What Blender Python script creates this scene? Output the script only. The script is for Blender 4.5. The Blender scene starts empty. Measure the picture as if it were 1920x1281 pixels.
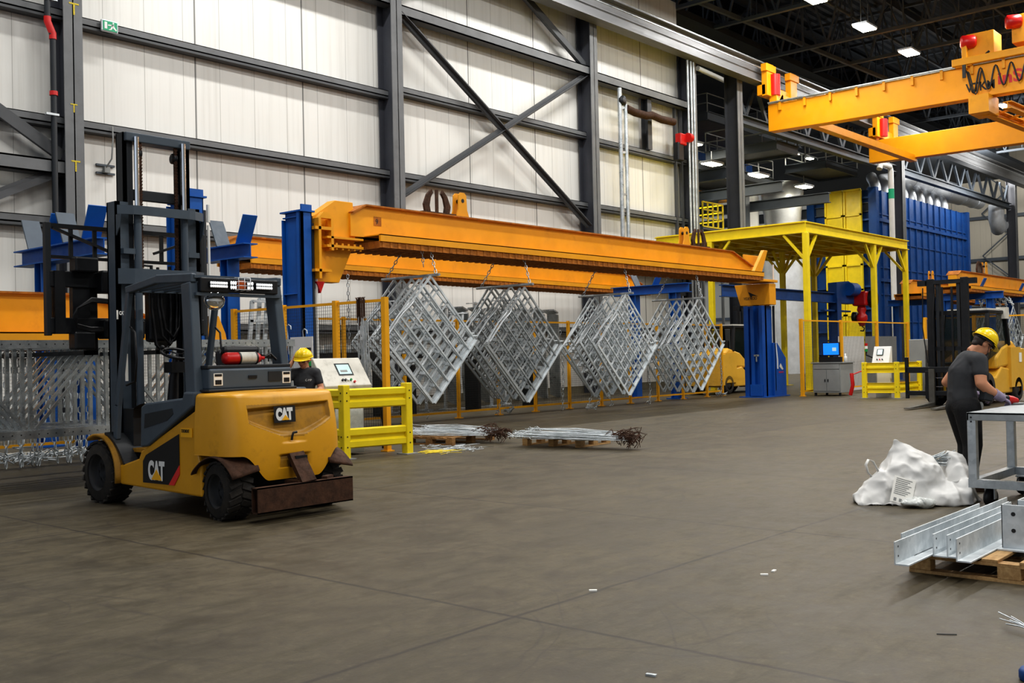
import bpy, bmesh, math, random
from mathutils import Vector, Matrix, Euler
random.seed(7)
SC = bpy.context.scene
COL = SC.collection
PI = math.pi

# ------------------------------------------------------------------ survey: camera pose, and a pixel + a known plane -> a point of the hall
FPX = 1940.0; PITCH = math.radians(.815); ROLL = math.radians(-1.2615); YAW = math.radians(40.97); EYE = 1.5
fw = Vector((math.cos(YAW)*math.cos(PITCH), math.sin(YAW)*math.cos(PITCH), math.sin(PITCH)))
_r0 = Vector((math.sin(YAW), -math.cos(YAW), 0)); _u0 = _r0.cross(fw)
RT = _r0*math.cos(ROLL)+_u0*math.sin(ROLL); UP = _u0*math.cos(ROLL)-_r0*math.sin(ROLL)
def at(x, y, X=None, Y=None, Z=None):
    d = fw+RT*((x-960)/FPX)-UP*((y-640.5)/FPX)
    t = X/d.x if X is not None else (Y/d.y if Y is not None else (Z-EYE)/d.z)
    return Vector((d.x*t, d.y*t, EYE+d.z*t))

# ------------------------------------------------------------------ materials
def lin(c):
    if isinstance(c, str):
        c = [int(c[i:i+2], 16)/255 for i in (0, 2, 4)]
    return [(v/12.92 if v <= .04045 else ((v+.055)/1.055)**2.4) for v in c[:3]]
class N:
    def __init__(s, name):
        s.m = bpy.data.materials.new(name); s.m.use_nodes = True
        s.t = s.m.node_tree; s.t.nodes.clear()
        s.out = s.n('ShaderNodeOutputMaterial'); s.b = s.n('ShaderNodeBsdfPrincipled')
        s.l(s.b.outputs[0], s.out.inputs[0])
        s.co = s.n('ShaderNodeTexCoord')
    def n(s, k, **kw):
        q = s.t.nodes.new(k)
        for a, v in kw.items(): setattr(q, a, v)
        return q
    def l(s, a, b): s.t.links.new(a, b)
    def set(s, **kw):
        for a, v in kw.items():
            i = s.b.inputs[a.replace('_', ' ')]
            i.default_value = v
    def vec(s, scale=(1, 1, 1), rot=(0, 0, 0), out='Object', loc=(0, 0, 0)):
        mp = s.n('ShaderNodeMapping'); s.l(s.co.outputs[out], mp.inputs[0])
        mp.inputs['Scale'].default_value = scale; mp.inputs['Rotation'].default_value = rot; mp.inputs['Location'].default_value = loc
        return mp.outputs[0]
    def noise(s, vec, scale=5, detail=4, rough=.6, dist=0):
        q = s.n('ShaderNodeTexNoise'); s.l(vec, q.inputs['Vector'])
        q.inputs['Scale'].default_value = scale; q.inputs['Detail'].default_value = detail; q.inputs['Roughness'].default_value = rough; q.inputs['Distortion'].default_value = dist
        return q.outputs[0]
    def ramp(s, f, stops):
        q = s.n('ShaderNodeValToRGB'); s.l(f, q.inputs[0])
        e = q.color_ramp.elements
        while len(e) < len(stops): e.new(.5)
        for el, (p, c) in zip(e, stops):
            el.position = p; el.color = (c, c, c, 1) if not hasattr(c, '__len__') else (*c[:3], 1)
        return q.outputs[0]
    def math(s, op, a, b=None, c=None):
        q = s.n('ShaderNodeMath', operation=op)
        for i, v in enumerate((a, b, c)):
            if v is None: continue
            if isinstance(v, (int, float)): q.inputs[i].default_value = v
            else: s.l(v, q.inputs[i])
        return q.outputs[0]
    def mix(s, f, a, b, mode='MIX'):
        q = s.n('ShaderNodeMix', data_type='RGBA', blend_type=mode)
        for i, v in ((0, f), (6, a), (7, b)):
            if isinstance(v, (int, float)): q.inputs[i].default_value = v
            elif hasattr(v, '__len__'): q.inputs[i].default_value = (*v[:3], 1)
            else: s.l(v, q.inputs[i])
        return q.outputs[2]
    def bump(s, h, strength=.3, dist=.02):
        q = s.n('ShaderNodeBump'); q.inputs['Strength'].default_value = strength; q.inputs['Distance'].default_value = dist
        s.l(h, q.inputs['Height']); s.l(q.outputs[0], s.b.inputs['Normal'])
MATS = {}
def mat(name, col, rough=.5, metal=0., var=.12, scale=4., dirt=0., dirtcol='3a2f22', bump=0., emit=0., spec=None, stretch=(1, 1, 1)):
    """painted / plain surface: a colour broken up by two noises, optional grime"""
    if name in MATS: return MATS[name]
    c = lin(col); k = N(name); k.set(Roughness=rough, Metallic=metal)
    if spec is not None: k.b.inputs['Specular IOR Level'].default_value = spec
    v = k.vec(stretch)
    n1 = k.noise(v, scale, 5)
    base = k.mix(k.ramp(n1, [(.3, 0.), (.7, 1.)]), [x*(1-var) for x in c], [min(1, x*(1+var)) for x in c])
    if dirt:
        n2 = k.noise(v, scale*1.7, 8, .7)
        base = k.mix(k.ramp(n2, [(.62-.35*dirt, 0.), (.85-.25*dirt, min(1, .35+.5*dirt))]), base, lin(dirtcol))
        r = k.ramp(n2, [(.4, rough), (.8, min(1, rough+.25))]); k.l(r, k.b.inputs['Roughness'])
    k.l(base, k.b.inputs['Base Color'])
    if bump: k.bump(k.noise(v, scale*6, 4), bump, .01)
    if emit:
        k.l(base, k.b.inputs['Emission Color']); k.b.inputs['Emission Strength'].default_value = emit
    MATS[name] = k.m
    return k.m

# ------------------------------------------------------------------ mesh builder
class MB:
    def __init__(s): s.v = []; s.f = []; s.sm = []; s.mi = []
    def add(s, vs, fs, smooth=False, mi=0):
        o = len(s.v); s.v += [Vector(p) for p in vs]
        for f in fs:
            s.f.append(tuple(o+i for i in f)); s.sm.append(smooth); s.mi.append(mi)
        return s
    def bx(s, x0, x1, y0, y1, z0, z1, mi=0):
        vs = [(x, y, z) for z in (z0, z1) for y in (y0, y1) for x in (x0, x1)]
        return s.add(vs, [(0, 2, 3, 1), (4, 5, 7, 6), (0, 1, 5, 4), (2, 6, 7, 3), (0, 4, 6, 2), (1, 3, 7, 5)], mi=mi)
    def box(s, c, d, R=None, mi=0):
        c = Vector(c); vs = []
        for z in (-.5, .5):
            for y in (-.5, .5):
                for x in (-.5, .5):
                    p = Vector((x*d[0], y*d[1], z*d[2]))
                    vs.append(c+(R @ p if R is not None else p))
        return s.add(vs, [(0, 2, 3, 1), (4, 5, 7, 6), (0, 1, 5, 4), (2, 6, 7, 3), (0, 4, 6, 2), (1, 3, 7, 5)], mi=mi)
    @staticmethod
    def frame(p, q, up=(0, 0, 1)):
        t = (q-p).normalized(); u = Vector(up)
        if abs(t.dot(u)) > .98: u = Vector((0, 1, 0)) if abs(t.y) < .9 else Vector((1, 0, 0))
        sd = t.cross(u).normalized(); u = sd.cross(t).normalized()
        return t, sd, u
    def bar(s, p, q, w, h, up=(0, 0, 1), mi=0):
        p = Vector(p); q = Vector(q); t, sd, u = s.frame(p, q, up)
        vs = [b+sd*(a*w/2)+u*(c*h/2) for b in (p, q) for a, c in ((-1, -1), (1, -1), (1, 1), (-1, 1))]
        return s.add(vs, [(0, 1, 2, 3), (7, 6, 5, 4), (0, 4, 5, 1), (1, 5, 6, 2), (2, 6, 7, 3), (3, 7, 4, 0)], mi=mi)
    def ibeam(s, p, q, w, h, tf, tw, up=(0, 0, 1), mi=0):
        p = Vector(p); q = Vector(q); t, sd, u = s.frame(p, q, up)
        for k in (-1, 1): s.bar(p+u*k*(h-tf)/2, q+u*k*(h-tf)/2, w, tf, u, mi)
        return s.bar(p, q, tw, h-2*tf, u, mi)
    def channel(s, p, q, w, h, th, up=(0, 0, 1), mi=0):
        p = Vector(p); q = Vector(q); t, sd, u = s.frame(p, q, up)
        for k in (-1, 1): s.bar(p+u*k*(h-th)/2, q+u*k*(h-th)/2, w, th, u, mi)
        return s.bar(p-sd*(w-th)/2, q-sd*(w-th)/2, th, h-2*th, u, mi)
    def angle(s, p, q, w, h, th, up=(0, 0, 1), mi=0):
        p = Vector(p); q = Vector(q); t, sd, u = s.frame(p, q, up)
        s.bar(p+u*h/2-sd*(0)+sd*th/2, q+u*h/2+sd*th/2, th, h, u, mi)
        return s.bar(p+sd*w/2+u*th/2, q+sd*w/2+u*th/2, w, th, u, mi)
    def tube(s, pts, r, n=8, closed=False, mi=0, cap=True):
        pts = [Vector(p) for p in pts]; m = len(pts); vs = []; fs = []
        t0 = (pts[1]-pts[0]).normalized(); a = t0.orthogonal().normalized()
        for i, p in enumerate(pts):
            t = (pts[(i+1) % m if closed else min(i+1, m-1)]-pts[i-1 if closed else max(i-1, 0)])
            t = t.normalized() if t.length > 1e-9 else t0
            a = (a-t*a.dot(t)); a = a.normalized() if a.length > 1e-6 else t.orthogonal().normalized()
            b = t.cross(a); rr = r[i] if hasattr(r, '__len__') else r
            vs += [p+(a*math.cos(2*PI*k/n)+b*math.sin(2*PI*k/n))*rr for k in range(n)]
        for i in range(m if closed else m-1):
            j = (i+1) % m
            fs += [(i*n+k, i*n+(k+1) % n, j*n+(k+1) % n, j*n+k) for k in range(n)]
        s.add(vs, fs, True, mi)
        if cap and not closed: s.add(vs[:n], [tuple(range(n))[::-1]], False, mi); s.add(vs[-n:], [tuple(range(n))], False, mi)
        return s
    def cyl(s, p, q, r, n=16, r2=None, mi=0):
        return s.tube([p, q], [r, r if r2 is None else r2], n, mi=mi)
    def prism(s, poly, d, mi=0):
        poly = [Vector(p) for p in poly]; d = Vector(d); n = len(poly)
        return s.add(poly+[p+d for p in poly], [tuple(range(n))[::-1], tuple(range(n, 2*n))]+[(i, (i+1) % n, (i+1) % n+n, i+n) for i in range(n)], mi=mi)
    def lathe(s, prof, o, ax=(0, 0, 1), n=24, mi=0, smooth=True):
        o = Vector(o); ax = Vector(ax).normalized(); a = ax.orthogonal().normalized(); b = ax.cross(a)
        vs = []; m = len(prof)
        for r, h in prof: vs += [o+ax*h+(a*math.cos(2*PI*k/n)+b*math.sin(2*PI*k/n))*r for k in range(n)]
        return s.add(vs, [(i*n+k, i*n+(k+1) % n, (i+1)*n+(k+1) % n, (i+1)*n+k) for i in range(m-1) for k in range(n)], smooth, mi)
    def ball(s, c, r, n=12, mi=0, R=None):
        r = (r, r, r) if not hasattr(r, '__len__') else r
        c = Vector(c); vs = []; m = n//2+1
        for i in range(m):
            th = PI*i/(m-1)
            for k in range(n):
                p = Vector((math.sin(th)*math.cos(2*PI*k/n)*r[0], math.sin(th)*math.sin(2*PI*k/n)*r[1], math.cos(th)*r[2]))
                vs.append(c+(R @ p if R is not None else p))
        return s.add(vs, [(i*n+k, (i+1)*n+k, (i+1)*n+(k+1) % n, i*n+(k+1) % n) for i in range(m-1) for k in range(n)], True, mi)
    def grid(s, fn, nu, nv, smooth=True, mi=0, mif=None):
        vs = [fn(i/nu, j/nv) for j in range(nv+1) for i in range(nu+1)]
        o = len(s.v); s.v += [Vector(p) for p in vs]
        for j in range(nv):
            for i in range(nu):
                a = j*(nu+1)+i
                s.f.append((o+a, o+a+1, o+a+nu+2, o+a+nu+1)); s.sm.append(smooth)
                s.mi.append(mif((i+.5)/nu, (j+.5)/nv) if mif else mi)
        return s
    def merge(s, o, M=None):
        b = len(s.v); s.v += [(M @ p if M is not None else p.copy()) for p in o.v]
        s.f += [tuple(b+i for i in f) for f in o.f]; s.sm += o.sm; s.mi += o.mi
        return s
def worldloc(o):
    p = Vector((0, 0, 0))
    while o is not None: p = p+Vector(o.location); o = o.parent
    return p
def obj(name, mb, mats, parent=None, bevel=0., local=False, fix=True, weld=False):
    """link the builder as ONE mesh object; coordinates are hall coordinates unless local"""
    off = Vector((0, 0, 0)) if local or parent is None else worldloc(parent)
    me = bpy.data.meshes.new(name)
    me.from_pydata([tuple(p-off) for p in mb.v], [], mb.f)
    for m in (mats if isinstance(mats, (list, tuple)) else [mats]): me.materials.append(m)
    me.polygons.foreach_set('use_smooth', mb.sm); me.polygons.foreach_set('material_index', mb.mi)
    if fix or weld:
        b = bmesh.new(); b.from_mesh(me)
        if weld: bmesh.ops.remove_doubles(b, verts=b.verts, dist=1e-4)
        if fix: bmesh.ops.recalc_face_normals(b, faces=b.faces)
        b.to_mesh(me); b.free()
    me.update()
    o = bpy.data.objects.new(name, me); COL.objects.link(o)
    if parent is not None: o.parent = parent
    if bevel:
        md = o.modifiers.new('edge', 'BEVEL'); md.width = bevel; md.segments = 2; md.limit_method = 'ANGLE'; md.angle_limit = math.radians(50)
    return o
def centre(o):
    """move a one-mesh thing's origin to the middle of its base"""
    me = o.data; xs = [v.co for v in me.vertices]
    c = Vector(((min(p.x for p in xs)+max(p.x for p in xs))/2, (min(p.y for p in xs)+max(p.y for p in xs))/2, min(p.z for p in xs)))
    me.transform(Matrix.Translation(-c)); o.location = c
    return o
def tag(o, label, cat, group=None, kind=None):
    o['label'] = label; o['category'] = cat
    if group: o['group'] = group
    if kind: o['kind'] = kind
    return o
def thing(name, label, cat, loc=(0, 0, 0), rotz=0., group=None):
    o = bpy.data.objects.new(name, None); COL.objects.link(o)
    o.location = loc; o.rotation_euler = (0, 0, rotz); o.empty_display_size = .2
    return tag(o, label, cat, group)
def single(name, mb, m, label, cat, group=None, bevel=0., kind=None, **kw):
    return centre(tag(obj(name, mb, m, bevel=bevel, **kw), label, cat, group, kind))
def struct(name, mb, m, bevel=0.):
    o = obj(name, mb, m, bevel=bevel); o['kind'] = 'structure'
    return o
def dup(root, loc, rotz=None, label=None, group=None, scale=None):
    r = root.copy(); COL.objects.link(r); r.location = loc
    if rotz is not None: r.rotation_euler = (0, 0, rotz)
    if scale: r.scale = scale
    if label: r['label'] = label
    if group: r['group'] = group
    for ch in list(root.children):
        c = ch.copy(); COL.objects.link(c); c.parent = r
        for g in list(ch.children):
            d = g.copy(); COL.objects.link(d); d.parent = c
    return r
def text(name, s, size, o, ux, uy, m, parent=None, depth=.002, align='LEFT', sx=1., bold=0., off=.0):
    """lettering as a mesh lying in the plane (ux, uy) at o"""
    cu = bpy.data.curves.new(name, 'FONT'); cu.body = s; cu.size = size; cu.extrude = depth; cu.align_x = align; cu.offset = bold
    t = bpy.data.objects.new(name, cu); COL.objects.link(t)
    bpy.context.view_layer.update()
    me = bpy.data.meshes.new_from_object(t.evaluated_get(bpy.context.evaluated_depsgraph_get()))
    bpy.data.objects.remove(t); bpy.data.curves.remove(cu)
    ux = Vector(ux).normalized(); uy = Vector(uy).normalized(); n = ux.cross(uy).normalized()
    M = Matrix(((ux.x*sx, uy.x, n.x, 0), (ux.y*sx, uy.y, n.y, 0), (ux.z*sx, uy.z, n.z, 0), (0, 0, 0, 1)))
    me.transform(Matrix.Translation(Vector(o)-(worldloc(parent) if parent else Vector((0, 0, 0)))) @ M)
    me.materials.clear(); me.materials.append(m)
    r = bpy.data.objects.new(name, me); COL.objects.link(r)
    if parent is not None: r.parent = parent
    return r
def chain_mb(pts, pitch=.05, r=.007, w=.018, n=5):
    """links of bent round bar along a polyline"""
    mb = MB(); pts = [Vector(p) for p in pts]
    seg = [(a, b) for a, b in zip(pts, pts[1:])]; L = sum((b-a).length for a, b in seg); k = max(1, int(L/pitch))
    i = 0
    for j in range(k):
        d = (j+.5)*L/k; acc = 0
        for a, b in seg:
            l = (b-a).length
            if acc+l >= d: break
            acc += l
        t = (b-a).normalized(); c = a+t*(d-acc); s1 = t.orthogonal().normalized(); s2 = t.cross(s1)
        sd = s1 if j % 2 else s2
        hl = pitch*.62
        mb.tube([c+t*(hl*.55)+sd*w, c+t*hl, c+t*(hl*.55)-sd*w, c-t*(hl*.55)-sd*w, c-t*hl, c-t*(hl*.55)+sd*w], r, n, closed=True)
    return mb
# ------------------------------------------------------------------ shared materials
def floor_mat():
    k = N('concrete_floor'); v = k.vec()
    big = k.noise(v, .35, 5, .6, .6); mid = k.noise(v, 2.2, 7, .68); fine = k.noise(v, 45, 3, .7)
    vs = k.vec((1.1, 5.5, 1), (0, 0, math.radians(-22))); streak = k.noise(vs, 1.6, 6, .65, .8)
    c = k.mix(k.ramp(big, [(.3, 0.), (.7, 1.)]), lin('4b4435'), lin('5b523e'))
    c = k.mix(k.ramp(mid, [(.36, .75), (.56, 0.)]), c, lin('3b3529'))
    sm = k.noise(v, 11, 6, .75)
    c = k.mix(k.ramp(sm, [(.36, .5), (.5, 0.)]), c, lin('3a332b'))
    c = k.mix(k.ramp(sm, [(.56, 0.), (.72, .45)]), c, lin('6e6553'))
    c = k.mix(k.ramp(streak, [(.48, 0.), (.7, .65)]), c, lin('38321f'))
    c = k.mix(k.ramp(fine, [(.3, .22), (.6, 0.)]), c, lin('332c25'))
    c = k.mix(k.ramp(fine, [(.66, 0.), (.8, .25)]), c, lin('7a715f'))
    # tyre scuffs: thin rings about a few turning points
    for (cx, cy, s, ph) in ((3.1, 5.1, 1.15, 0), (8.2, 8.4, .8, .4), (2.4, 6.6, 1.7, .2), (11.5, 7.5, .62, .7)):
        mp = k.vec(loc=(-cx, -cy, 0))
        dn = k.noise(v, .6, 3); ln = k.n('ShaderNodeVectorMath', operation='LENGTH'); k.l(mp, ln.inputs[0])
        f = k.math('FRACT', k.math('ADD', k.math('MULTIPLY', ln.outputs['Value'], s), k.math('MULTIPLY', dn, .55)))
        ring = k.ramp(f, [(0., 0.), (.478, 0.), (.495, .5), (.512, 0.), (1., 0.)])
        msk = k.ramp(k.noise(v, .45+.1*ph, 3), [(.48, 0.), (.62, 1.)])
        c = k.mix(k.math('MULTIPLY', ring, msk), c, lin('332c26'))
    # sawn joints
    sx = k.n('ShaderNodeSeparateXYZ'); k.l(k.co.outputs['Object'], sx.inputs[0])
    wob = k.math('MULTIPLY', k.math('SUBTRACT', k.noise(v, 3, 3), .5), .05)
    for ax, o, sp in (('X', 4.5, 3.448), ('Y', 3.93, 5.2)):
        a = k.math('ADD', k.math('SUBTRACT', sx.outputs[ax], o-200*sp), wob)
        f = k.math('ABSOLUTE', k.math('SUBTRACT', k.math('MODULO', k.math('ADD', a, sp/2), sp), sp/2))
        c = k.mix(k.ramp(k.math('MULTIPLY', f, 40), [(0., .9), (.4, .7), (.9, 0.)]), c, lin('2b251f'))
    k.l(c, k.b.inputs['Base Color'])
    r = k.ramp(mid, [(.3, .42), (.7, .62)]); k.l(r, k.b.inputs['Roughness']); k.b.inputs['Specular IOR Level'].default_value = .35
    k.bump(k.math('ADD', mid, k.math('MULTIPLY', fine, .4)), .12, .02)
    return k.m
def panel_mat(name, c1, axis='X', pitch=1.12):
    """flush insulated wall panels: vertical seams and faint ribs, weathered"""
    k = N(name); v = k.vec(); sx = k.n('ShaderNodeSeparateXYZ'); k.l(k.co.outputs['Object'], sx.inputs[0])
    X = k.math('ADD', sx.outputs[axis], 200*pitch-12.85)
    f = k.math('ABSOLUTE', k.math('SUBTRACT', k.math('MODULO', X, pitch), 0.))
    c = k.mix(k.ramp(k.noise(v, .25, 4), [(.3, 0.), (.7, 1.)]), [x*.94 for x in lin(c1)], lin(c1))
    st = k.noise(k.vec((5, 5, .15)), 1.3, 5)
    c = k.mix(k.ramp(st, [(.5, 0.), (.75, .22)]), c, lin('9c968a'))
    c = k.mix(k.ramp(f, [(0., .5), (.016, .5), (.02, 0.)]), c, lin('77746e'))
    X5 = k.math('ADD', sx.outputs[axis], 200*3.58-15.44)
    f5 = k.math('MODULO', X5, 3.58)
    c = k.mix(k.ramp(k.math('MULTIPLY', f5, .2), [(0., .9), (.0075, .9), (.0085, 0.)]), c, lin('4d4d4c'))
    k.l(c, k.b.inputs['Base Color']); k.set(Roughness=.45)
    rib = k.math('SINE', k.math('MULTIPLY', sx.outputs[axis], 2*PI/.09))
    k.bump(rib, .07, .006)
    return k.m
def galv_mat(name='galvanised_steel', b=1., rough=.38, metal=.75):
    k = N(name); v = k.vec()
    vo = k.n('ShaderNodeTexVoronoi'); k.l(v, vo.inputs['Vector']); vo.inputs['Scale'].default_value = 26
    n = k.noise(v, 3, 5)
    c = k.mix(k.ramp(n, [(.3, 0.), (.75, 1.)]), [x*b for x in lin('a9b0b4')], [x*b for x in lin('e2e6e8')])
    sp = k.n('ShaderNodeSeparateColor'); k.l(vo.outputs['Color'], sp.inputs[0])
    c = k.mix(k.math('MULTIPLY', sp.outputs[0], .3), c, [x*b for x in lin('8e979c')])
    k.l(c, k.b.inputs['Base Color']); k.set(Metallic=metal, Roughness=rough)
    k.l(k.ramp(n, [(.3, rough-.1), (.7, rough+.15)]), k.b.inputs['Roughness'])
    return k.m
def wood_mat(name, c1, c2):
    k = N(name); n = k.noise(k.vec((2, 14, 14)), 2.5, 6, .65, .5)
    c = k.mix(k.ramp(n, [(.3, 0.), (.7, 1.)]), lin(c1), lin(c2))
    c = k.mix(k.ramp(k.noise(k.vec(), 4, 4), [(.5, 0.), (.8, .5)]), c, lin('4c3522'))
    k.l(c, k.b.inputs['Base Color']); k.set(Roughness=.8)
    return k.m
M = dict(
    floor=floor_mat(), wall=panel_mat('white_wall_panel', 'e4e3de'), wallx=panel_mat('end_wall_panel', 'bdb6a6', 'Y'), wallann=panel_mat('annex_panel', 'bfc3c6'),
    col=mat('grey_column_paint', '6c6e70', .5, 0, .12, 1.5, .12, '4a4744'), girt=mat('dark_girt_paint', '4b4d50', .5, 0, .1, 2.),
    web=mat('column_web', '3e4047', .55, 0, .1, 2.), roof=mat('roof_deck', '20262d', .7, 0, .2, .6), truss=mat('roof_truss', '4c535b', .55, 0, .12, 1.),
    rail=mat('crane_rail_steel', '77787a', .4, .3, .2, 1., .15, '5a534a', stretch=(.2, 1, 1)),
    galv=galv_mat(), galvr=galv_mat('galvanised_racks', 1.15, .4, .3), galvt=galv_mat('galvanised_table', .62, .5, .35), galvd=galv_mat('galvanised_dark', .85, .33, .5), galvw=galv_mat('galvanised_white', 1.15, .5, .25),
    blue=mat('blue_paint', '0755a4', .4, 0, .14, 2., .08, '0a2a55'), dblue=mat('deep_blue_paint', '0a4382', .45, 0, .18, 1.5, .1, '08203f'),
    orange=mat('orange_beam_paint', 'e09a12', .4, 0, .1, 1.2, .1, '8a5513'), rusty=mat('rusty_orange', 'a8661a', .75, 0, .3, 6., .45, '4a260f'),
    crane=mat('crane_yellow', 'f0a005', .38, 0, .06, 1., .03, '8a5513'), safety=mat('safety_yellow', 'ecd21c', .38, 0, .07, 3., .07, '5c5216'),
    fence=mat('fence_orange_yellow', 'e6a512', .4, 0, .08, 3., .05, '6b4a10'), mesh=mat('fence_wire_black', '26251f', .5),
    rust=mat('rust_brown', '4a3020', .75, .2, .35, 9., .5, '1f140d', bump=.3), wood=wood_mat('pallet_wood', 'a07a4c', 'c9a673'), woodd=wood_mat('pallet_wood_dark', '7d5c38', 'a8814f'),
    black=mat('black_plastic', '15161a', .45, 0, .2, 5.), blk=mat('black_steel', '1a1c20', .4, .2, .25, 5., .1, '3a3a38'), rubber=mat('tyre_rubber', '2d2a27', .85, 0, .2, 7., .4, '4d4438', bump=.4),
    rim=mat('wheel_rim_grey', '2b2c2e', .6, .1, .25, 6., .35, '4a4036'), fly=mat('truck_yellow', 'd39a1e', .3, 0, .07, 2., .16, '6a4a1c'), fly2=mat('truck_yellow_clean', 'dfae3e', .3, 0, .05, 2., .06, '6a4a1c'), forkm=mat('worn_fork_steel', '55534e', .5, .3, .2, 6., .2, '2b2926'), flyd=mat('truck_yellow_grimy', 'a87a1c', .42, 0, .16, 4., .4, '3d2c14'),
    flg=mat('truck_grey', '4a5560', .42, 0, .1, 3., .1, '55524a'), flgd=mat('truck_grey_dark', '23272c', .5, 0, .12, 3.),
    chrome=mat('polished_rod', 'dfe3e8', .12, 1., .03), white=mat('white_paint', 'e4e4e2', .45, 0, .05, 2.), offw=mat('grimy_white', 'cfccc2', .5, 0, .06, 3., .3, '5b564c'),
    grey=mat('mid_grey_paint', '8d8f8e', .5, 0, .08, 2.), red=mat('red_paint', 'c01a18', .35, 0, .1, 4.), amber=mat('amber_lens', 'b8541e', .2, 0, .1, 4.),
    green=mat('green_lens', '1f8a4a', .3, 0, .05), signg=mat('sign_green', '0f8c63', .4, 0, .03, emit=.25), lens=mat('led_lens', 'f4f6f7', .2, 0, .02, emit=.6),
    lamp=mat('lamp_glow', 'fff6d8', .3, 0, 0., emit=22.), alu=mat('duct_aluminium', 'c9cdd2', .38, .3, .12, 2.), glass=mat('dark_cab_glass', '1b2624', .08, 0, .2, 1.), galvl=galv_mat('galvanised_bright', .95, .22, .7),
    skin=mat('skin', 'c98f6e', .55, 0, .06, 9.), hair=mat('dark_hair', '2a1c14', .55, 0, .25, 20.), shirt=mat('charcoal_shirt', '3a3b3e', .85, 0, .1, 14., bump=.4), trou=mat('black_trousers', '17171a', .85, 0, .2, 9., bump=.4),
    helmet=mat('yellow_helmet', 'f2cf12', .25, 0, .03, 3.), glove=mat('lilac_grey_glove', '9a8fa6', .9, 0, .15, 12.), boot=mat('brown_boot', '3a281b', .7, 0, .2, 9.),
    bag=mat('woven_white_bag', 'd9d8d5', .55, 0, .05, 4., .04, '9a948a', bump=.0), film=mat('clear_film', 'cfd2cf', .12, 0, .1, 8.), screen=mat('blue_screen', '1674e8', .3, 0, .12, 2., emit=1.1),
    lcd=mat('pale_lcd', 'b9d2d0', .25, 0, .05, 3., emit=.35), paper=mat('label_paper', 'efede6', .6, 0, .03), rope=mat('pale_rope', 'b7b2a6', .9, 0, .15, 20.), yred=mat('decal_red', 'd8302f', .4, 0, .03),
    ink=mat('print_black', '17171a', .5, 0, .05), wire=galv_mat('bright_wire', 1.1, .35, .6), pipew=mat('white_pipe', 'd8d8d4', .4, 0, .05, 2.), grating=mat('platform_steel', '5d6062', .55, 0, .15, 2.),
    tblue=mat('deep_tower_blue', '084a98', .38, 0, .1, 2., .06, '0a2a55'), tag=mat('yellow_sticker', 'f0b21a', .5, 0, .02), chalk=mat('yellow_chalk', 'c9b43a', .8, 0, .3, 30.), stone=mat('concrete_kerb', '66604f', .8, 0, .2, 3.))

def crease(m, sc, st):
    t = m.node_tree; b = t.nodes['Principled BSDF']; co = t.nodes.new('ShaderNodeTexCoord'); a = t.nodes.new('ShaderNodeTexNoise'); a.noise_type = 'RIDGED_MULTIFRACTAL'; a.inputs['Scale'].default_value = sc; a.inputs['Detail'].default_value = 3; a.inputs['Distortion'].default_value = .8
    u = t.nodes.new('ShaderNodeBump'); u.inputs['Strength'].default_value = st; u.inputs['Distance'].default_value = .05
    t.links.new(co.outputs['Object'], a.inputs[0]); t.links.new(a.outputs[0], u.inputs['Height']); t.links.new(u.outputs[0], b.inputs['Normal'])
crease(M['bag'], 4., 1.); crease(M['shirt'], 6., .35); crease(M['film'], 14., .8)
M['glass'].node_tree.nodes['Principled BSDF'].inputs['Alpha'].default_value = .55
# ------------------------------------------------------------------ the hall itself
WY = 24.5                                                            # inner face of the long wall
struct('floor', MB().add([(-30, -30, 0), (140, -30, 0), (140, 70, 0), (-30, 70, 0)], [(0, 1, 2, 3)]), M['floor'])
COLX = [at(x, 300, Y=23.75).x for x in (141, 749, 1118, 1304)]       # flange centres of the wall columns
BAY = COLX[1]-COLX[0]
XEND = COLX[3]+.25                                                   # the white wall stops here
struct('wall_left', MB().bx(-25, XEND-.35, WY, WY+.2, 0, 17.2), M['wall'])
struct('baseboard_left', MB().bx(-25, XEND-.35, WY-.06, WY, 0, .28), M['stone'])
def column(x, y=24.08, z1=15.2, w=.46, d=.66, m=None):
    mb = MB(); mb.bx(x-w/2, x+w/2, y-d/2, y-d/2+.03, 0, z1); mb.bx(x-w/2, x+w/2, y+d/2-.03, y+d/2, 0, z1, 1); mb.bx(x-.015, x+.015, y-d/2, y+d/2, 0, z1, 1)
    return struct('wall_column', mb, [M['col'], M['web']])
for x in [COLX[0]-BAY]+COLX[:3]: column(x)
column(COLX[3], 24.08, 15.2)
for x in (44.35, 65.3, 90.): column(x, 24.15, 15.2, .5, .7)
# girts: dark cold-formed rails across the wall, one object per bay
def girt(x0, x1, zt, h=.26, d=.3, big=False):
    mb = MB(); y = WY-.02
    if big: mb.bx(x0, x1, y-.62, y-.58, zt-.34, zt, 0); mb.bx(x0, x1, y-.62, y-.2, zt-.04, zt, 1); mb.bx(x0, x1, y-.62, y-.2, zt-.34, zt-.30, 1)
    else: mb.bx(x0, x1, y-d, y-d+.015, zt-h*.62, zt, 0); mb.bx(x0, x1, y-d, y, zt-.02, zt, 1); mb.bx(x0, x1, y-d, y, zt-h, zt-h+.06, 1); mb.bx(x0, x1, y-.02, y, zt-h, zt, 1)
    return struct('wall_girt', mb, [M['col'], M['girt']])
bx0 = [COLX[0]-BAY]+COLX
for i in range(4):
    a, b = bx0[i]+.02, bx0[i+1]-.02
    for z in (2.55, 5.05, 7.46): girt(a, b, z)
    if i == 0: girt(a, b, 10.05); girt(a, b, 6.35, big=True); girt(a, b, 12.7)
    if i == 1: girt(a, b, 9.98); girt(a, b, 12.95, big=True)
    if i == 2: girt(a, b, 10.22); girt(a, b, 12.72, big=True); girt(a, b, 15.3)
    if i == 3: girt(a, b, 10.1); girt(a, b, 12.6, big=True); girt(a, b, 15.1)
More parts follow.
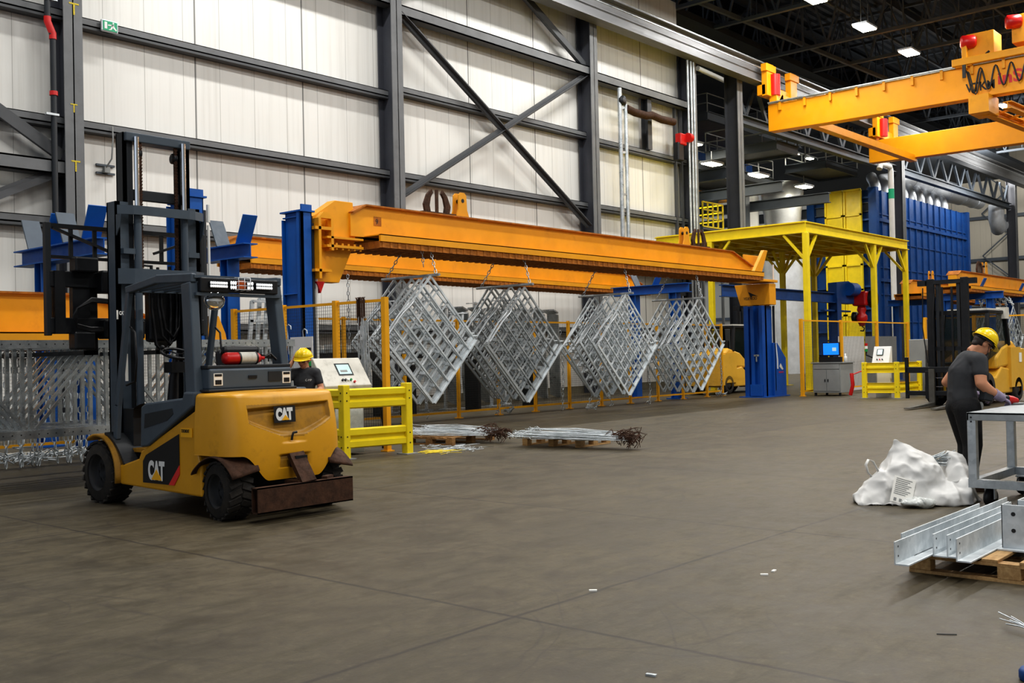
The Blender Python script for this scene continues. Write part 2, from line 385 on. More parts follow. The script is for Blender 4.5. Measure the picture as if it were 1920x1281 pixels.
def brace(p, q, w=.2): return struct('wall_brace', MB().angle(p, q, w, w, .02, (0, 0, 1)).bar(p, q, w*.5, w, (0, 0, 1)), M['girt'])
by = 24.05
brace((COLX[1]+.25, by, 12.55), (COLX[2]-.2, by, 6.5)); brace((COLX[1]+.2, by, 6.55), (COLX[2]-.2, by, 12.35), .15)
brace((COLX[1]+.25, by, 12.9), (COLX[2]-.2, by, 17.8), .16); brace((COLX[2]-.2, by, 12.75), (COLX[1]+.3, by, 17.9))
brace((COLX[0]-.2, by, 6.45), (COLX[0]-BAY+.3, by, 12.4)); brace((COLX[0]-.2, by, 6.1), (COLX[0]-BAY+.3, by, 1.2), .16)
brace((COLX[0]+BAY*.02, by, 17.8), (COLX[1]-.2, by, 13.05), .16)
# the gate posts and pipe drops of the last bay
struct('wall_post', MB().channel((at(1212, 230, Y=24.2).x, 24.2, 10.1), (at(1212, 230, Y=24.2).x, 24.2, 12.4), .3, .35, .03, (0, 1, 0)), M['girt'])
for x in (1265, 1276): struct('wall_post', MB().bar((at(x, 240, Y=24.2).x, 24.2, 4.), (at(x, 240, Y=24.2).x, 24.2, 12.4), .12, .12), M['girt'])

# crane runway along the columns, its rail catching the light
mb = MB(); mb.ibeam((-25, 23.42, 14.86), (118, 23.42, 14.86), .55, 1.0, .05, .04); struct('runway_beam', mb, M['rail'])
struct('runway_rail', MB().bar((-25, 23.2, 15.36), (118, 23.2, 15.36), .08, .05).bar((-25, 23.12, 15.02), (118, 23.12, 15.02), .04, .04), M['galv'])
# open truss in line with the wall beyond its end
mb = MB()
for x0, x1 in ((44.6, 65.1), (65.5, 89.8)):
    z0 = 12.75
    mb.ibeam((x0, 24.3, z0), (x1, 24.3, z0), .4, .45, .05, .04)
    n = 9; st = (x1-x0)/n
    for k in range(n):
        a = x0+k*st
        mb.bar((a+st*.5, 24.3, z0+.2), (a+st*.1, 24.3, 14.4), .2, .14, (0, 1, 0)); mb.bar((a+st*.5, 24.3, z0+.2), (a+st*.9, 24.3, 14.4), .2, .14, (0, 1, 0))
struct('runway_truss', mb, M['truss'])

# roof: dark deck on lattice trusses that cross the hall
mb = MB()
nx = 520
mb.grid(lambda u, v: (-25+145*v, -28+70*u, 21.8+(.09 if int(u*nx) % 4 < 2 else 0)), nx, 1, smooth=False)
struct('ceiling', mb, M['roof'])
trx = [COLX[3]-2*BAY, COLX[3]-BAY, COLX[3], 44.6, 50.2, 55.6, 61., 66.5, 72., 78., 84., 90.]
for i, x in enumerate(trx):
    mb = MB(); z0, z1 = (17.3, 21.5) if i % 2 else (17.0, 21.5)
    for z in (z0, z1): mb.bar((x, -27, z), (x, 40, z), .22, .16)
    n = 26; st = 67/n
    for k in range(n):
        a = -27+k*st
        mb.bar((x, a, z0), (x, a+st/2, z1), .09, .09); mb.bar((x, a+st/2, z1), (x, a+st, z0), .09, .09)
        mb.bar((x, a+st/2, z0), (x, a+st/2, z1), .06, .06)
    struct('roof_truss', mb, M['truss'])
for y in (-20, -12, -4, 4, 10, 16, 22, 28, 34):
    mb = MB(); mb.ibeam((-25, y, 21.3), (118, y, 21.3), .25, .5, .04, .03)
    mb.bar((38, y, 19.2), (118, y, 19.2), .12, .12)
    for k in range(14): mb.bar((40+k*5.4, y, 19.2), (42.7+k*5.4, y, 21.1), .07, .07); mb.bar((45.4+k*5.4, y, 19.2), (42.7+k*5.4, y, 21.1), .07, .07)
    struct('roof_purlin', mb, M['truss'])
for k, y in enumerate((24.6, 27.6)): struct('roof_brace', MB().bar((COLX[2], y, 17.5), (62, y-2, 17.2), .16, .2), M['truss'])
# far end wall
struct('wall_back', MB().bx(104, 104.3, -30, 62, 0, 22), M['wallx'])
struct('wall_annex', MB().bx(XEND-1.5, 72, 46, 46.2, 0, 17), M['wallann'])
struct('wall_annex_side', MB().bx(XEND-.7, XEND-.45, 24.75, 46, 0, 17), M['wallann'])
struct('roof_annex', MB().bx(XEND-1.5, 104, 25.2, 46.2, 17.2, 17.5), M['roof'])
for k, y in enumerate((8, 13, 18, 23, 28)):
    mb = MB(); x = 103.4
    mb.bx(x-.3, x, y-.15, y+.15, 0, 21)
    for z in range(0, 20, 4): mb.bar((x-.1, y+.1, z), (x-.1, y+2.4, z+2), .1, .1, (1, 0, 0)); mb.bar((x-.1, y+2.4, z+2), (x-.1, y+.1, z+4), .1, .1, (1, 0, 0))
    struct('end_wall_column', mb, M['dblue'] if k % 2 else M['truss'])
for z in (5, 9.5, 13.5, 17.5): struct('end_wall_girt', MB().bx(103.6, 104, -30, 62, z, z+.3), M['truss'])
# other long side and near end keep the hall closed outside the view
struct('wall_right', MB().bx(-30, 104, -29, -28.8, 0, 22), M['wall'])

# ------------------------------------------------------------------ camera and light
cam = bpy.data.cameras.new('camera'); co = bpy.data.objects.new('camera', cam); COL.objects.link(co)
cam.sensor_fit = 'HORIZONTAL'; cam.sensor_width = 36.; cam.lens = FPX/1920*36; cam.clip_end = 400
co.matrix_world = Matrix(((RT.x, UP.x, -fw.x, 0), (RT.y, UP.y, -fw.y, 0), (RT.z, UP.z, -fw.z, EYE), (0, 0, 0, 1)))
SC.camera = co
w = bpy.data.worlds.new('hall_air'); SC.world = w; w.use_nodes = True
w.node_tree.nodes['Background'].inputs[0].default_value = (.80, .88, 1., 1); w.node_tree.nodes['Background'].inputs[1].default_value = .75
def area(x, y, z, sx, sy, p, c=(1, .97, .92), rot=(0, 0, 0)):
    l = bpy.data.lights.new('luminaire_or_fill_light', 'AREA'); l.shape = 'RECTANGLE'; l.size = sx; l.size_y = sy; l.energy = p; l.color = c
    o = bpy.data.objects.new('luminaire_or_fill_light', l); COL.objects.link(o); o.location = (x, y, z); o.rotation_euler = rot
    return o
for x in (4, 17, 30, 43, 58, 76):
    area(x, 20.2, 16.6, 6, .5, 760, (1, 0.985, .955))
    area(x+5, 11, 16.6, 6, .8, 1000, (1, 0.985, .955))
    area(x, 1, 16.6, 6, .8, 1000, (1, 0.985, .955))
    area(x-4, -9, 16.6, 6, .8, 900, (1, .98, .94))
for x in (48, 60, 80): area(x, 34, 9.4, 4, 2, 500)
for y in (0, 14, 26): area(86, y, 15.5, 3, 3, 1500, (1, .98, .94), (0, math.radians(-125), 0))  # added fill lights without fixtures, aimed up to brighten end wall and far roof
for x in (68, 78): area(x, 21.5, 13.2, 4, .6, 350, (1, .98, .94), (math.radians(110), 0, 0))  # added fill lights, no lamps hang here: they brighten the duct and furnace
SC.view_settings.view_transform = 'Standard'; SC.view_settings.look = 'Medium High Contrast'; SC.view_settings.exposure = -.06
SC.cycles.max_bounces = 6; SC.cycles.diffuse_bounces = 4; SC.cycles.glossy_bounces = 3; SC.cycles.transmission_bounces = 4
SC.cycles.use_adaptive_sampling = True; SC.cycles.adaptive_threshold = .02; SC.cycles.sample_clamp_indirect = 4.
# ================================================================== the yellow truck with the lifted mast
CX = 6.24
FL = thing('forklift', 'yellow and dark grey forklift truck with tall mast, carrying galvanised lattice frames', 'forklift', (CX, 9.6, 0))
xl, xr = 5.56, 6.92
def mir(x): return 2*CX-x
# side plates / chassis
prof = [(10.42, .23), (8.86, .2), (8.86, .5), (8.93, .66), (8.93, 1.05), (9.98, .60), (10.03, .52), (10.36, .44), (10.42, .44)]
mb = MB(); mb.prism([(xl+.02, y, z) for y, z in prof], (1.32, 0, 0))
obj('chassis', mb, [M['fly']], FL, bevel=.02)
# counterweight: one curved casting with wheel arches and a sunk shield
def cw(u, v):
    a = PI*u                                            # left front -> rear -> right front
    c, s = math.cos(a), math.sin(a); n = 2/5.2
    z0t = min(1, max(0, (abs(c)**n-.42)/.40)); zb = .36+.25*z0t*z0t*(3-2*z0t)
    zt = 1.205
    z = zb+(zt-zb)*v
    bulge = .10*(1-((z-.62)/.62)**2) if z < 1.24 else 0
    top = max(0, (v-.93)/.07); top = .05*(1-math.sqrt(max(0, 1-top*top)))
    w = .655+.35*bulge-top; d = .56+bulge*1.1-top
    x = CX-w*math.copysign(abs(c)**n, c); y = 8.93-d*abs(s)**n*(1 if u not in (0, 1) else 0)
    # shield recess on the rear face
    X = (x-CX)/.5; sh = 0
    if abs(s) > .5:
        lo = .93-.19*max(0, 1-abs(X)/.98)**.8; hi = 1.075+.02*X
        if abs(X) < .98 and lo < z < hi: sh = min(1, min((z-lo)/.03, (hi-z)/.03, (.98-abs(X))/.06))
        if abs(X) < .15 and .70 < z < .80: sh = max(sh, min(1, min((z-.70)/.02, (.15-abs(X))/.04)))
        if abs(X) < .34 and .47 < z < .60: sh = max(sh, min(1, min((z-.47)/.02, (.60-z)/.02, (.34-abs(X))/.05))*1.2)
    return (x, y+.045*sh, z)
def cwmi(u, v):
    p = cw(u, v); X = (p[0]-CX)/.5
    lo = .93-.19*max(0, 1-abs(X)/.98)**.8
    return 1 if (.2 < u < .8 and abs(X) < .98 and lo-.01 < p[2] < 1.09) else 0
mb = MB(); mb.grid(cw, 260, 110, mif=cwmi)
mb.grid(lambda u, v: (lambda a, b: (a[0]+(b[0]-a[0])*v, a[1]+(b[1]-a[1])*v, 1.205+.012*math.sin(PI*v)))(cw(u*.5, 1), cw(1-u*.5, 1)), 60, 8)
mb.grid(lambda u, v: (lambda a, b: (a[0]+(b[0]-a[0])*v, a[1]+(b[1]-a[1])*v, a[2]))(cw(u*.5, 0), cw(1-u*.5, 0)), 60, 2, mi=1)
obj('counterweight', mb, [M['fly'], M['flyd']], FL, weld=True)
mb = MB(); mb.bx(CX-.6, CX+.6, 8.95, 9.0, .3, 1.18); mb.bx(CX-.35, CX+.35, 8.5, 9.9, .25, .5); mb.cyl((CX-.55, 8.6, .28), (CX+.55, 8.6, .28), .07)
obj('rear_axle', mb, M['flgd'], FL)
mb = MB(); mb.bx(CX-.05, CX+.09, 8.18, 8.33, .47, .58); obj('tow_pocket', mb, M['black'], FL)
mb = MB(); mb.tube([(CX-.02, 8.28, .73), (CX-.02, 8.27, .77), (CX-.01, 8.265, .80), (CX+.03, 8.262, .805)], .012); obj('hose_hook', mb, M['black'], FL)
# rear mudguard lips
for sx in (-1, 1):
    mb = MB(); mb.grid(lambda u, v, sx=sx: (CX+sx*(.42+.30*v), 8.6+.36*math.cos(PI*(.05+.9*u)), .44+.20*math.sin(PI*(.05+.9*u))-.05*v*(1+.4*math.sin(9*u))), 18, 4)
    o = obj('mudguard', mb, M['rust'], FL); md = o.modifiers.new('thick', 'SOLIDIFY'); md.thickness = .012
# rusty bumper beam and its strut
mb = MB(); y0, y1, x0, x1, z0, z1 = 8.03, 8.13, 5.64, 6.77, .095, .335; t = .012
mb.bx(x0, x1, y0, y0+t, z0, z1); mb.bx(x0, x1, y1-t, y1, z0, z1); mb.bx(x0, x1, y0, y1, z1-t, z1); mb.bx(x0, x1, y0, y1, z0, z0+t)
bp = obj('bumper_beam', mb, M['rust'], FL)
mb = MB(); mb.bar((CX+.01, 8.07, .33), (CX-.01, 8.24, .60), .17, .05, (0, 1, 0)); mb.bx(CX-.1, CX+.12, 8.08, 8.3, .31, .35); mb.box((CX+.3, 8.14, .345), (.16, .06, .03), Euler((0, 0, .5)).to_matrix())
obj('strut', mb, M['rust'], bp)
# wheels
def wheel(x, y, r, w, side, steer=0., nl=22):
    mb = MB(); s = side
    R = Matrix.Rotation(steer, 3, 'Z')
    pr = [(r*.60, 0), (r*.64, w*.02), (r*.88, w*.04), (r*.97, w*.14), (r*.98, w*.86), (r*.88, w*.96), (r*.6, w)]
    t = MB(); t.lathe(pr, (0, 0, 0), (s, 0, 0), 40)
    for k in range(nl):
        a = 2*PI*k/nl
        for h, off in ((.26, 0), (.74, PI/nl)):
            b = a+off; c = Vector((s*w*h, math.cos(b)*r*.98, math.sin(b)*r*.98))
            rot = Matrix.Rotation(b-PI/2, 3, 'X')
            t.box(c, (w*.46, r*.19, r*.075), rot @ Matrix.Rotation(.35*(1 if h < .5 else -1), 3, 'Z'))
    h = MB(); h.lathe([(0, w*.42), (r*.2, w*.42), (r*.22, w*.30), (r*.34, w*.32), (r*.50, w*.36), (r*.54, w*.10), (r*.62, w*.02), (r*.66, w*.03)], (0, 0, 0), (s, 0, 0), 32)
    for k in range(7):
        a = 2*PI*k/7; h.cyl((s*w*.28, math.cos(a)*r*.30, math.sin(a)*r*.30), (s*w*.34, math.cos(a)*r*.30, math.sin(a)*r*.30), r*.045, 8)
    for q in (t, h): q.v = [R @ p+Vector((x, y, r)) for p in q.v]
    wo = obj('wheel', t, M['rubber'], FL); obj('wheel_hub', h, M['rim'], wo)
wheel(5.56, 8.60, .278, .27, 1, -.10); wheel(6.93, 8.60, .278, .27, -1, -.10)
wheel(5.53, 10.83, .335, .27, 1); wheel(6.95, 10.83, .335, .27, -1)
# front fenders with the ribbed tread plate behind them
for sx in (-1, 1):
    mb = MB(); n = 20; r0 = .405
    arc = [(10.83+r0*math.cos(PI*(1.05-.72*k/n)), .335+r0*math.sin(PI*(1.05-.72*k/n))) for k in range(n+1)]
    arc[0] = (arc[0][0], .24)
    xo = CX+sx*.71; xi = CX+sx*.40
    for (a, b), (c, d) in zip(arc, arc[1:]):
        mb.add([(xo, a, b), (xi, a, b), (xi, c, d), (xo, c, d)], [(0, 1, 2, 3)], True)
    o = obj('front_fender', mb, M['flyd'], FL, weld=True); md = o.modifiers.new('thick', 'SOLIDIFY'); md.thickness = .03; md.offset = 0
    mb = MB(); mb.grid(lambda u, v, sx=sx: (CX+sx*(.66-.34*u), 10.74-.42*v, .76-.04*v-.27*v*v+.012*(1 if int(v*40) % 2 else 0)), 4, 40, smooth=False)
    o = obj('step_tread', mb, M['flgd'], FL); md = o.modifiers.new('thick', 'SOLIDIFY'); md.thickness = .03
# grey side covers with a dark pocket, one each side
sp = [(9.84, 1.10), (9.93, 1.06), (9.95, .64), (9.80, .66), (8.95, 1.08), (8.93, 1.22), (9.12, 1.22), (9.14, 1.16)]
for sx in (-1, 1):
    x = CX+sx*.685
    mb = MB(); mb.prism([(x, y, z) for y, z in sp], (-sx*.2, 0, 0)); pn = obj('side_cover', mb, M['flg'], FL, bevel=.02)
    pk = [(9.84, .99), (9.32, 1.055), (9.30, 1.00), (9.42, .93), (9.86, .84)]
    obj('step_pocket', MB().prism([(x+sx*.004, y, z) for y, z in pk], (-sx*.02, 0, 0)), M['flgd'], pn)
obj('floor_plate', MB().bx(CX-.5, CX+.5, 9.8, 10.75, .56, .6), M['flyd'], FL)
mb = MB(); mb.grid(lambda u, v: (CX-.48+.96*v, 10.25+.4*u, 1.08-.03*u-.28*(1-math.cos(u*1.2))), 8, 4); mb.bx(CX-.48, CX+.48, 10.45, 10.66, .62, 1.02)
obj('dash_cowl', mb, M['flgd'], FL)
# operator seat
st = obj('seat', MB().box((CX+.02, 9.42, 1.14), (.5, .5, .14)).box((CX, 9.35, 1.02), (.6, .6, .16)), M['black'], FL, bevel=.04)
obj('backrest', MB().box((CX-.03, 9.16, 1.40), (.46, .10, .46), Euler((-.12, 0, 0)).to_matrix()).box((CX-.03, 9.10, 1.62), (.44, .08, .10)), M['black'], FL, bevel=.04)
# steering
mb = MB(); mb.tube([(CX-.03, 10.42, .95), (CX-.03, 10.38, 1.3), (CX-.03, 10.32, 1.58)], [.07, .055, .035]); mb.box((CX-.03, 10.36, 1.46), (.16, .16, .12)); obj('steering_column', mb, M['black'], FL)
mb = MB(); R = Euler((.35, 0, 0)).to_matrix(); o0 = Vector((CX-.03, 10.30, 1.61))
mb.tube([o0+R @ Vector((.17*math.cos(2*PI*k/24), .17*math.sin(2*PI*k/24), 0)) for k in range(24)], .016, 8, closed=True)
for k in range(3): mb.bar(o0, o0+R @ Vector((.17*math.cos(2.1*k), .17*math.sin(2.1*k), 0)), .03, .012)
mb.ball(o0+R @ Vector((-.13, .1, .04)), .025); obj('steering_wheel', mb, M['black'], FL)
mb = MB()
for k in range(4): mb.tube([(CX+.2+k*.055, 9.9, 1.12), (CX+.2+k*.055, 9.93, 1.26)], .008); mb.ball((CX+.2+k*.055, 9.93, 1.27), .018)
mb.box((CX+.3, 9.85, 1.08), (.3, .4, .1)); mb.tube([(CX+.1, 10.05, 1.1), (CX+.14, 10.0, 1.34), (CX+.2, 9.95, 1.44), (CX+.22, 9.92, 1.3)], .008); obj('control_levers', mb, M['black'], FL)
# overhead guard
def pil(x, sx):
    mb = MB(); a = [Vector((x, 9.04, 1.18)), Vector((x-sx*.03, 9.16, 2.30)), Vector((x-sx*.03, 9.20, 2.35))]
    mb.bar(a[0], a[1], .10, .17, (0, 1, 0)); return obj('guard_rear_pillar', mb, M['flg'], FL, bevel=.015)
pil(CX-.60, -1); pil(CX+.455, 1)
for sx in (-1, 1):
    x = CX-.07+sx*.53
    mb = MB(); mb.bar((x, 10.54, 1.05), (x, 10.27, 2.27), .055, .07, (0, 1, 0)); mb.bar((x, 10.54, 1.08), (x, 10.58, .70), .055, .08, (0, 1, 0)); obj('guard_front_pillar', mb, M['flg'], FL, bevel=.01)
    mb = MB(); mb.bar((x-sx*.02, 9.06, 2.345), (x, 9.7, 2.37), .06, .09); mb.bar((x, 9.68, 2.37), (x, 10.31, 2.29), .06, .08); obj('guard_side_rail', mb, M['flg'], FL, bevel=.012)
    mb = MB(); mb.tube([(x-sx*.01, 10.28, 1.9), (x-sx*.01, 10.19, 1.84), (x-sx*.01, 10.16, 1.55), (x-sx*.01, 10.2, 1.32), (x-sx*.01, 10.38, 1.28)], .012); obj('grab_handle', mb, M['black'], FL)
mb = MB(); mb.bx(CX-.58, CX+.44, 9.02, 9.08, 2.17, 2.20); mb.bx(CX-.58, CX+.44, 9.05, 9.11, 2.345, 2.375); mb.bx(CX-.58, CX+.44, 10.22, 10.3, 2.27, 2.32)
for k in range(7): mb.bar((CX-.5+k*.145, 9.12, 2.345), (CX-.5+k*.145, 10.28, 2.30), .03, .05)
obj('guard_roof', mb, M['flg'], FL)
lb = obj('light_bar', MB().bx(CX-.54, CX+.38, 9.00, 9.06, 2.205, 2.35), M['black'], FL, bevel=.01)
def led(x, w, h, nx, ny):
    x = x*.82-.08; w = w*.84
    o = obj('lamp', MB().bx(CX+x-w/2, CX+x+w/2, 8.975, 9.0, 2.28-h/2, 2.28+h/2), M['flgd'], lb, bevel=.006)
    mb = MB()
    for i in range(nx):
        for j in range(ny): mb.ball((CX+x-w/2+w*(i+.5)/nx, 8.975, 2.28-h/2+h*(j+.5)/ny), (w/nx*.46, .012, h/ny*.46), 8)
    obj('lamp_lens', mb, M['lens'], lb)
led(-.33, .24, .065, 9, 2); led(.33, .24, .065, 9, 2); led(-.125, .09, .09, 3, 2); led(.12, .09, .09, 3, 2)
mb = MB(); mb.bx(CX-.13, CX-.03, 8.97, 9.0, 2.24, 2.33); obj('amber_beacon', mb, M['amber'], lb, bevel=.02)
mb = MB()
for z in (2.235, 2.275, 2.315, 2.355): mb.tube([(CX-.15, 9.0, z), (CX-.15, 8.93, z), (CX-.01, 8.93, z), (CX-.01, 9.0, z)], .004, 5)
for x in (-.15, -.08, -.01): mb.tube([(CX+x, 9.0, 2.36), (CX+x, 8.93, 2.355), (CX+x, 8.93, 2.23), (CX+x, 9.0, 2.225)], .004, 5)
obj('beacon_cage', mb, M['alu'], lb)
mb = MB(); mb.ball((CX-.30, 9.14, 2.13), (.12, .06, .10), 16); obj('dome_mirror', mb, M['chrome'], FL)
# grey rear panel, its stickers, the extinguisher lying on it
rp = obj('rear_panel', MB().bx(CX-.565, CX+.42, 8.84, 9.0, 1.235, 1.44), M['flg'], FL, bevel=.02)
obj('panel_pull', MB().bx(CX-.12, CX-.02, 8.83, 8.85, 1.335, 1.365), M['black'], rp)
obj('panel_lip', MB().bx(CX-.6, CX+.45, 8.80, 9.02, 1.215, 1.24).bx(CX-.57, CX+.42, 8.86, 9.05, 1.44, 1.475), M['flgd'], rp, bevel=.008)
obj('panel_latch', MB().bx(CX+.12, CX+.28, 8.832, 8.842, 1.30, 1.40), M['flgd'], rp)
for x in (-.47, .345):
    s = obj('warning_sticker', MB().bx(CX+x-.05, CX+x+.05, 8.834, 8.842, 1.275, 1.395), M['paper'], rp)
    obj('sticker_print', MB().bx(CX+x-.04, CX+x+.04, 8.831, 8.835, 1.365, 1.388).bx(CX+x-.035, CX+x+.035, 8.831, 8.835, 1.285, 1.33), [M['ink']], rp)
fe = MB(); fe.lathe([(0, 0), (.05, .005), (.062, .03), (.062, .38), (.045, .42), (.02, .44), (.02, .48), (0, .48)], (CX-.33, 8.95, 1.54), (1, 0, 0), 20)
fx = obj('fire_extinguisher', fe, M['red'], FL)
fe = MB(); fe.lathe([(.0635, .17), (.0635, .36)], (CX-.33, 8.95, 1.54), (1, 0, 0), 20); obj('extinguisher_label', fe, M['offw'], fx)
for a in (.155, .355): obj('extinguisher_band', MB().lathe([(.066, a), (.066, a+.02)], (CX-.33, 8.95, 1.54), (1, 0, 0), 20), M['black'], fx)
fe = MB()
fe.tube([(CX+.14, 8.95, 1.54), (CX+.22, 8.93, 1.58), (CX+.30, 8.95, 1.52)], .014); fe.bar((CX+.12, 8.95, 1.56), (CX+.25, 8.95, 1.54), .02, .03); obj('extinguisher_valve', fe, M['black'], fx)
# mast: outer and inner uprights, cylinders, chains, cross ties
my = 10.78
def upright(name, x, y, z0, z1, w, d, m): return obj(name, MB().channel((x, y, z0), (x, y, z1), d, w, .022, (1, 0, 0)), m, FL)
for sx in (-1, 1):
    x = CX+sx*.445
    obj('outer_mast', MB().bx(x-.075, x+.075, my-.1, my-.075, .42, 3.30).bx(x-sx*0+sx*.05-.025, x+sx*.05+.025, my-.1, my+.1, .42, 3.30).bx(x-.075, x+.075, my+.075, my+.1, .42, 3.30), M['flg'], FL)
    x = CX+sx*.355
    obj('inner_mast', MB().bx(x-.055, x+.055, my-.08, my-.06, .5, 4.08).bx(x+sx*.035-.02, x+sx*.035+.02, my-.08, my+.08, .5, 4.08).bx(x-.055, x+.055, my+.06, my+.08, .5, 4.08), M['flgd'], FL)
    x = CX+sx*.29
    cy = obj('lift_cylinder', MB().cyl((x, my-.15, .55), (x, my-.15, 3.24), .042, 16), M['flg'], FL)
    obj('lift_rod', MB().cyl((x, my-.15, 3.22), (x, my-.15, 4.03), .028, 14), M['chrome'], cy)
    mb = MB(); x = CX+sx*.22
    for k in range(80): z = 2.55+k*.0185; mb.box((x, my-.1, z), (.03 if k % 2 else .044, .02, .015))
    obj('lift_chain', mb, M['rust'], FL)
    obj('chain_wheel', MB().lathe([(0, 0), (.06, 0), (.06, .04), (0, .04)], (x-.02, my-.06, 3.86), (1, 0, 0), 18), M['blk'], FL)
    obj('mast_bracket', MB().bx(CX+sx*.40-.07, CX+sx*.40+.07, my-.17, my+.0, 2.72, 2.78), M['flg'], FL)
mb = MB(); mb.bx(CX-.40, CX+.40, my-.13, my+.06, 3.98, 4.08); obj('mast_cross_tie', mb, M['flg'], FL, bevel=.01)
obj('mast_cross_tie', MB().bx(CX-.30, CX+.30, my-.05, my, 3.34, 3.46), M['flgd'], FL, bevel=.01)
for z, h in ((3.20, .10), (2.47, .17)):
    mb = MB(); mb.grid(lambda u, v, z=z, h=h: (CX-.52+1.04*u, my-.13-.09*min(1, 6*min(u, 1-u)), z+h*(v-.5)), 14, 1, smooth=False); o = obj('mast_cross_tie', mb, M['flg'], FL); md = o.modifiers.new('thick', 'SOLIDIFY'); md.thickness = .03
    mb = MB()
for sx in (-1, 1):
    mb = MB(); x = CX+sx*.52; mb.prism([(x, my-.1, 3.15), (x, my-.2, 3.15), (x, my-.16, 3.0), (x, my-.1, 2.92)], (.012, 0, 0)); obj('mast_gusset', mb, M['flg'], FL)
# hose loops in the mast
for k, (x0, z0, zl) in enumerate(((CX-.06, 2.62, 1.62), (CX+.02, 2.6, 1.72), (CX+.06, 2.55, 1.80))):
    mb = MB(); mb.tube([(x0, my-.02, z0), (x0-.02, my-.05, (z0+zl)/2), (x0+.02, my-.06, zl+.1), (x0+.12, my-.05, zl), (x0+.22, my-.02, zl+.12), (x0+.25, my, (z0+zl)/2), (x0+.24, my, z0)], .018, 8); obj('mast_hose', mb, M['black'], FL)
obj('mast_motor', MB().box((CX+.13, my+.12, 2.1), (.34, .16, .7)), M['black'], FL, bevel=.04)
obj('mast_decal', MB().bx(CX-.53, CX-.51, my-.102, my-.101, 2.0, 2.1), M['paper'], FL)
# carriage with rotator block, side shifter and tall load backrest
cy = 11.35
cg = obj('fork_carriage', MB().bx(CX-.96, CX+.96, cy-.04, cy+.04, 1.86, 2.04).bx(CX-.96, CX+.96, cy-.04, cy+.04, 2.38, 2.56), M['blk'], FL, bevel=.01)
obj('carriage_upright', MB().bx(CX-.92, CX-.80, cy-.06, cy+.06, 1.86, 2.56), M['blk'], cg); obj('carriage_upright', MB().bx(CX+.80, CX+.92, cy-.06, cy+.06, 1.86, 2.56), M['blk'], cg); obj('carriage_plate', MB().bx(CX-.70, CX-.50, cy-.02, cy+.06, 2.03, 2.39), M['blk'], cg)
for a, b, c, d, e in ((-.72, -.45, 2.55, 2.72, .1), (-.2, .05, 2.48, 2.66, .14), (-.42, .3, 2.32, 2.58, .1), (-.4, .1, 1.80, 2.02, .12), (-.74, -.5, 1.68, 1.88, .1), (.3, .7, 2.3, 2.5, .1), (.35, .8, 1.8, 2.0, .1)):
    obj('clamp_block', MB().bx(CX+a, CX+b, cy-.1-e/2, cy+.02, c, d), M['blk'], cg, bevel=.02)
for k in range(4):
    o = .012*k; mb = MB(); mb.tube([(CX-.2, cy-.14, 2.20+o), (CX-.55, cy-.16, 2.22+o), (CX-.72, cy-.16, 2.14), (CX-.76+o, cy-.15, 2.05), (CX-.72, cy-.15, 1.96-o), (CX-.55, cy-.14, 1.92-o), (CX-.1, cy-.13, 1.94-o)], .013, 6); obj('hydraulic_hose', mb, M['black'], cg)
mb = MB(); mb.tube([(CX-.2, cy-.12, 2.68), (CX+.2, cy-.12, 2.66), (CX+.25, cy-.1, 2.3)], .016, 6); obj('hydraulic_hose', mb, M['black'], cg)
mb = MB(); mb.bx(CX-.96, CX+.96, cy-.01, cy+.03, 3.04, 3.09); mb.bx(CX-.96, CX+.96, cy-.01, cy+.03, 2.70, 2.735)
for k in (-.70, -.42, -.14, .14, .42, .70): mb.bx(CX+k-.022, CX+k+.022, cy-.005, cy+.02, 2.72, 3.06)
mb.bar((CX-.92, cy-.02, 3.04), (CX+.0, cy-.02, 2.72), .03, .04, (0, 1, 0)); mb.bar((CX+.92, cy-.02, 3.04), (CX+.3, cy-.02, 2.82), .03, .03, (0, 1, 0))
br = obj('load_backrest_lattice', mb, M['blk'], FL)
for a in (-1.0, .94): obj('backrest_post', MB().bx(CX+a, CX+a+.06, cy-.03, cy+.05, 1.84, 3.10), M['flgd'], br, bevel=.008)
for sx in (-1, 1):
    x = CX+sx*.45; obj('fork', MB().bx(x-.07, x+.07, cy+.04, cy+.10, 1.62, 2.5).bx(x-.07, x+.07, cy+.04, 14.2, 1.62, 1.67), M['blk'], FL)
# badges: black plate, white capitals, yellow triangle
def badge(parent, o, ux, uy, w, h, size, sx=.62):
    o = Vector(o); ux = Vector(ux).normalized(); uy = Vector(uy).normalized(); n = ux.cross(uy)
    p = obj('badge_plate', MB().add([o, o+ux*w, o+ux*w+uy*h, o+uy*h], [(0, 1, 2, 3)]), M['ink'], parent, fix=False)
    text('badge_lettering', 'CAT', size, o+ux*w*.10+uy*h*.20+n*.002, ux, uy, M['white'], parent, .001, sx=sx, bold=.012)
    tr = [o+ux*w*.33+uy*h*.14+n*.006, o+ux*w*.70+uy*h*.14+n*.006, o+ux*w*.515+uy*h*.46+n*.006]
    obj('badge_triangle', MB().add(tr, [(0, 1, 2)]), M['tag'], parent, fix=False)
badge(FL, (CX-.21, 8.295, .905), (1, 0, 0), (0, .06, 1), .255, .16, .145, .66)
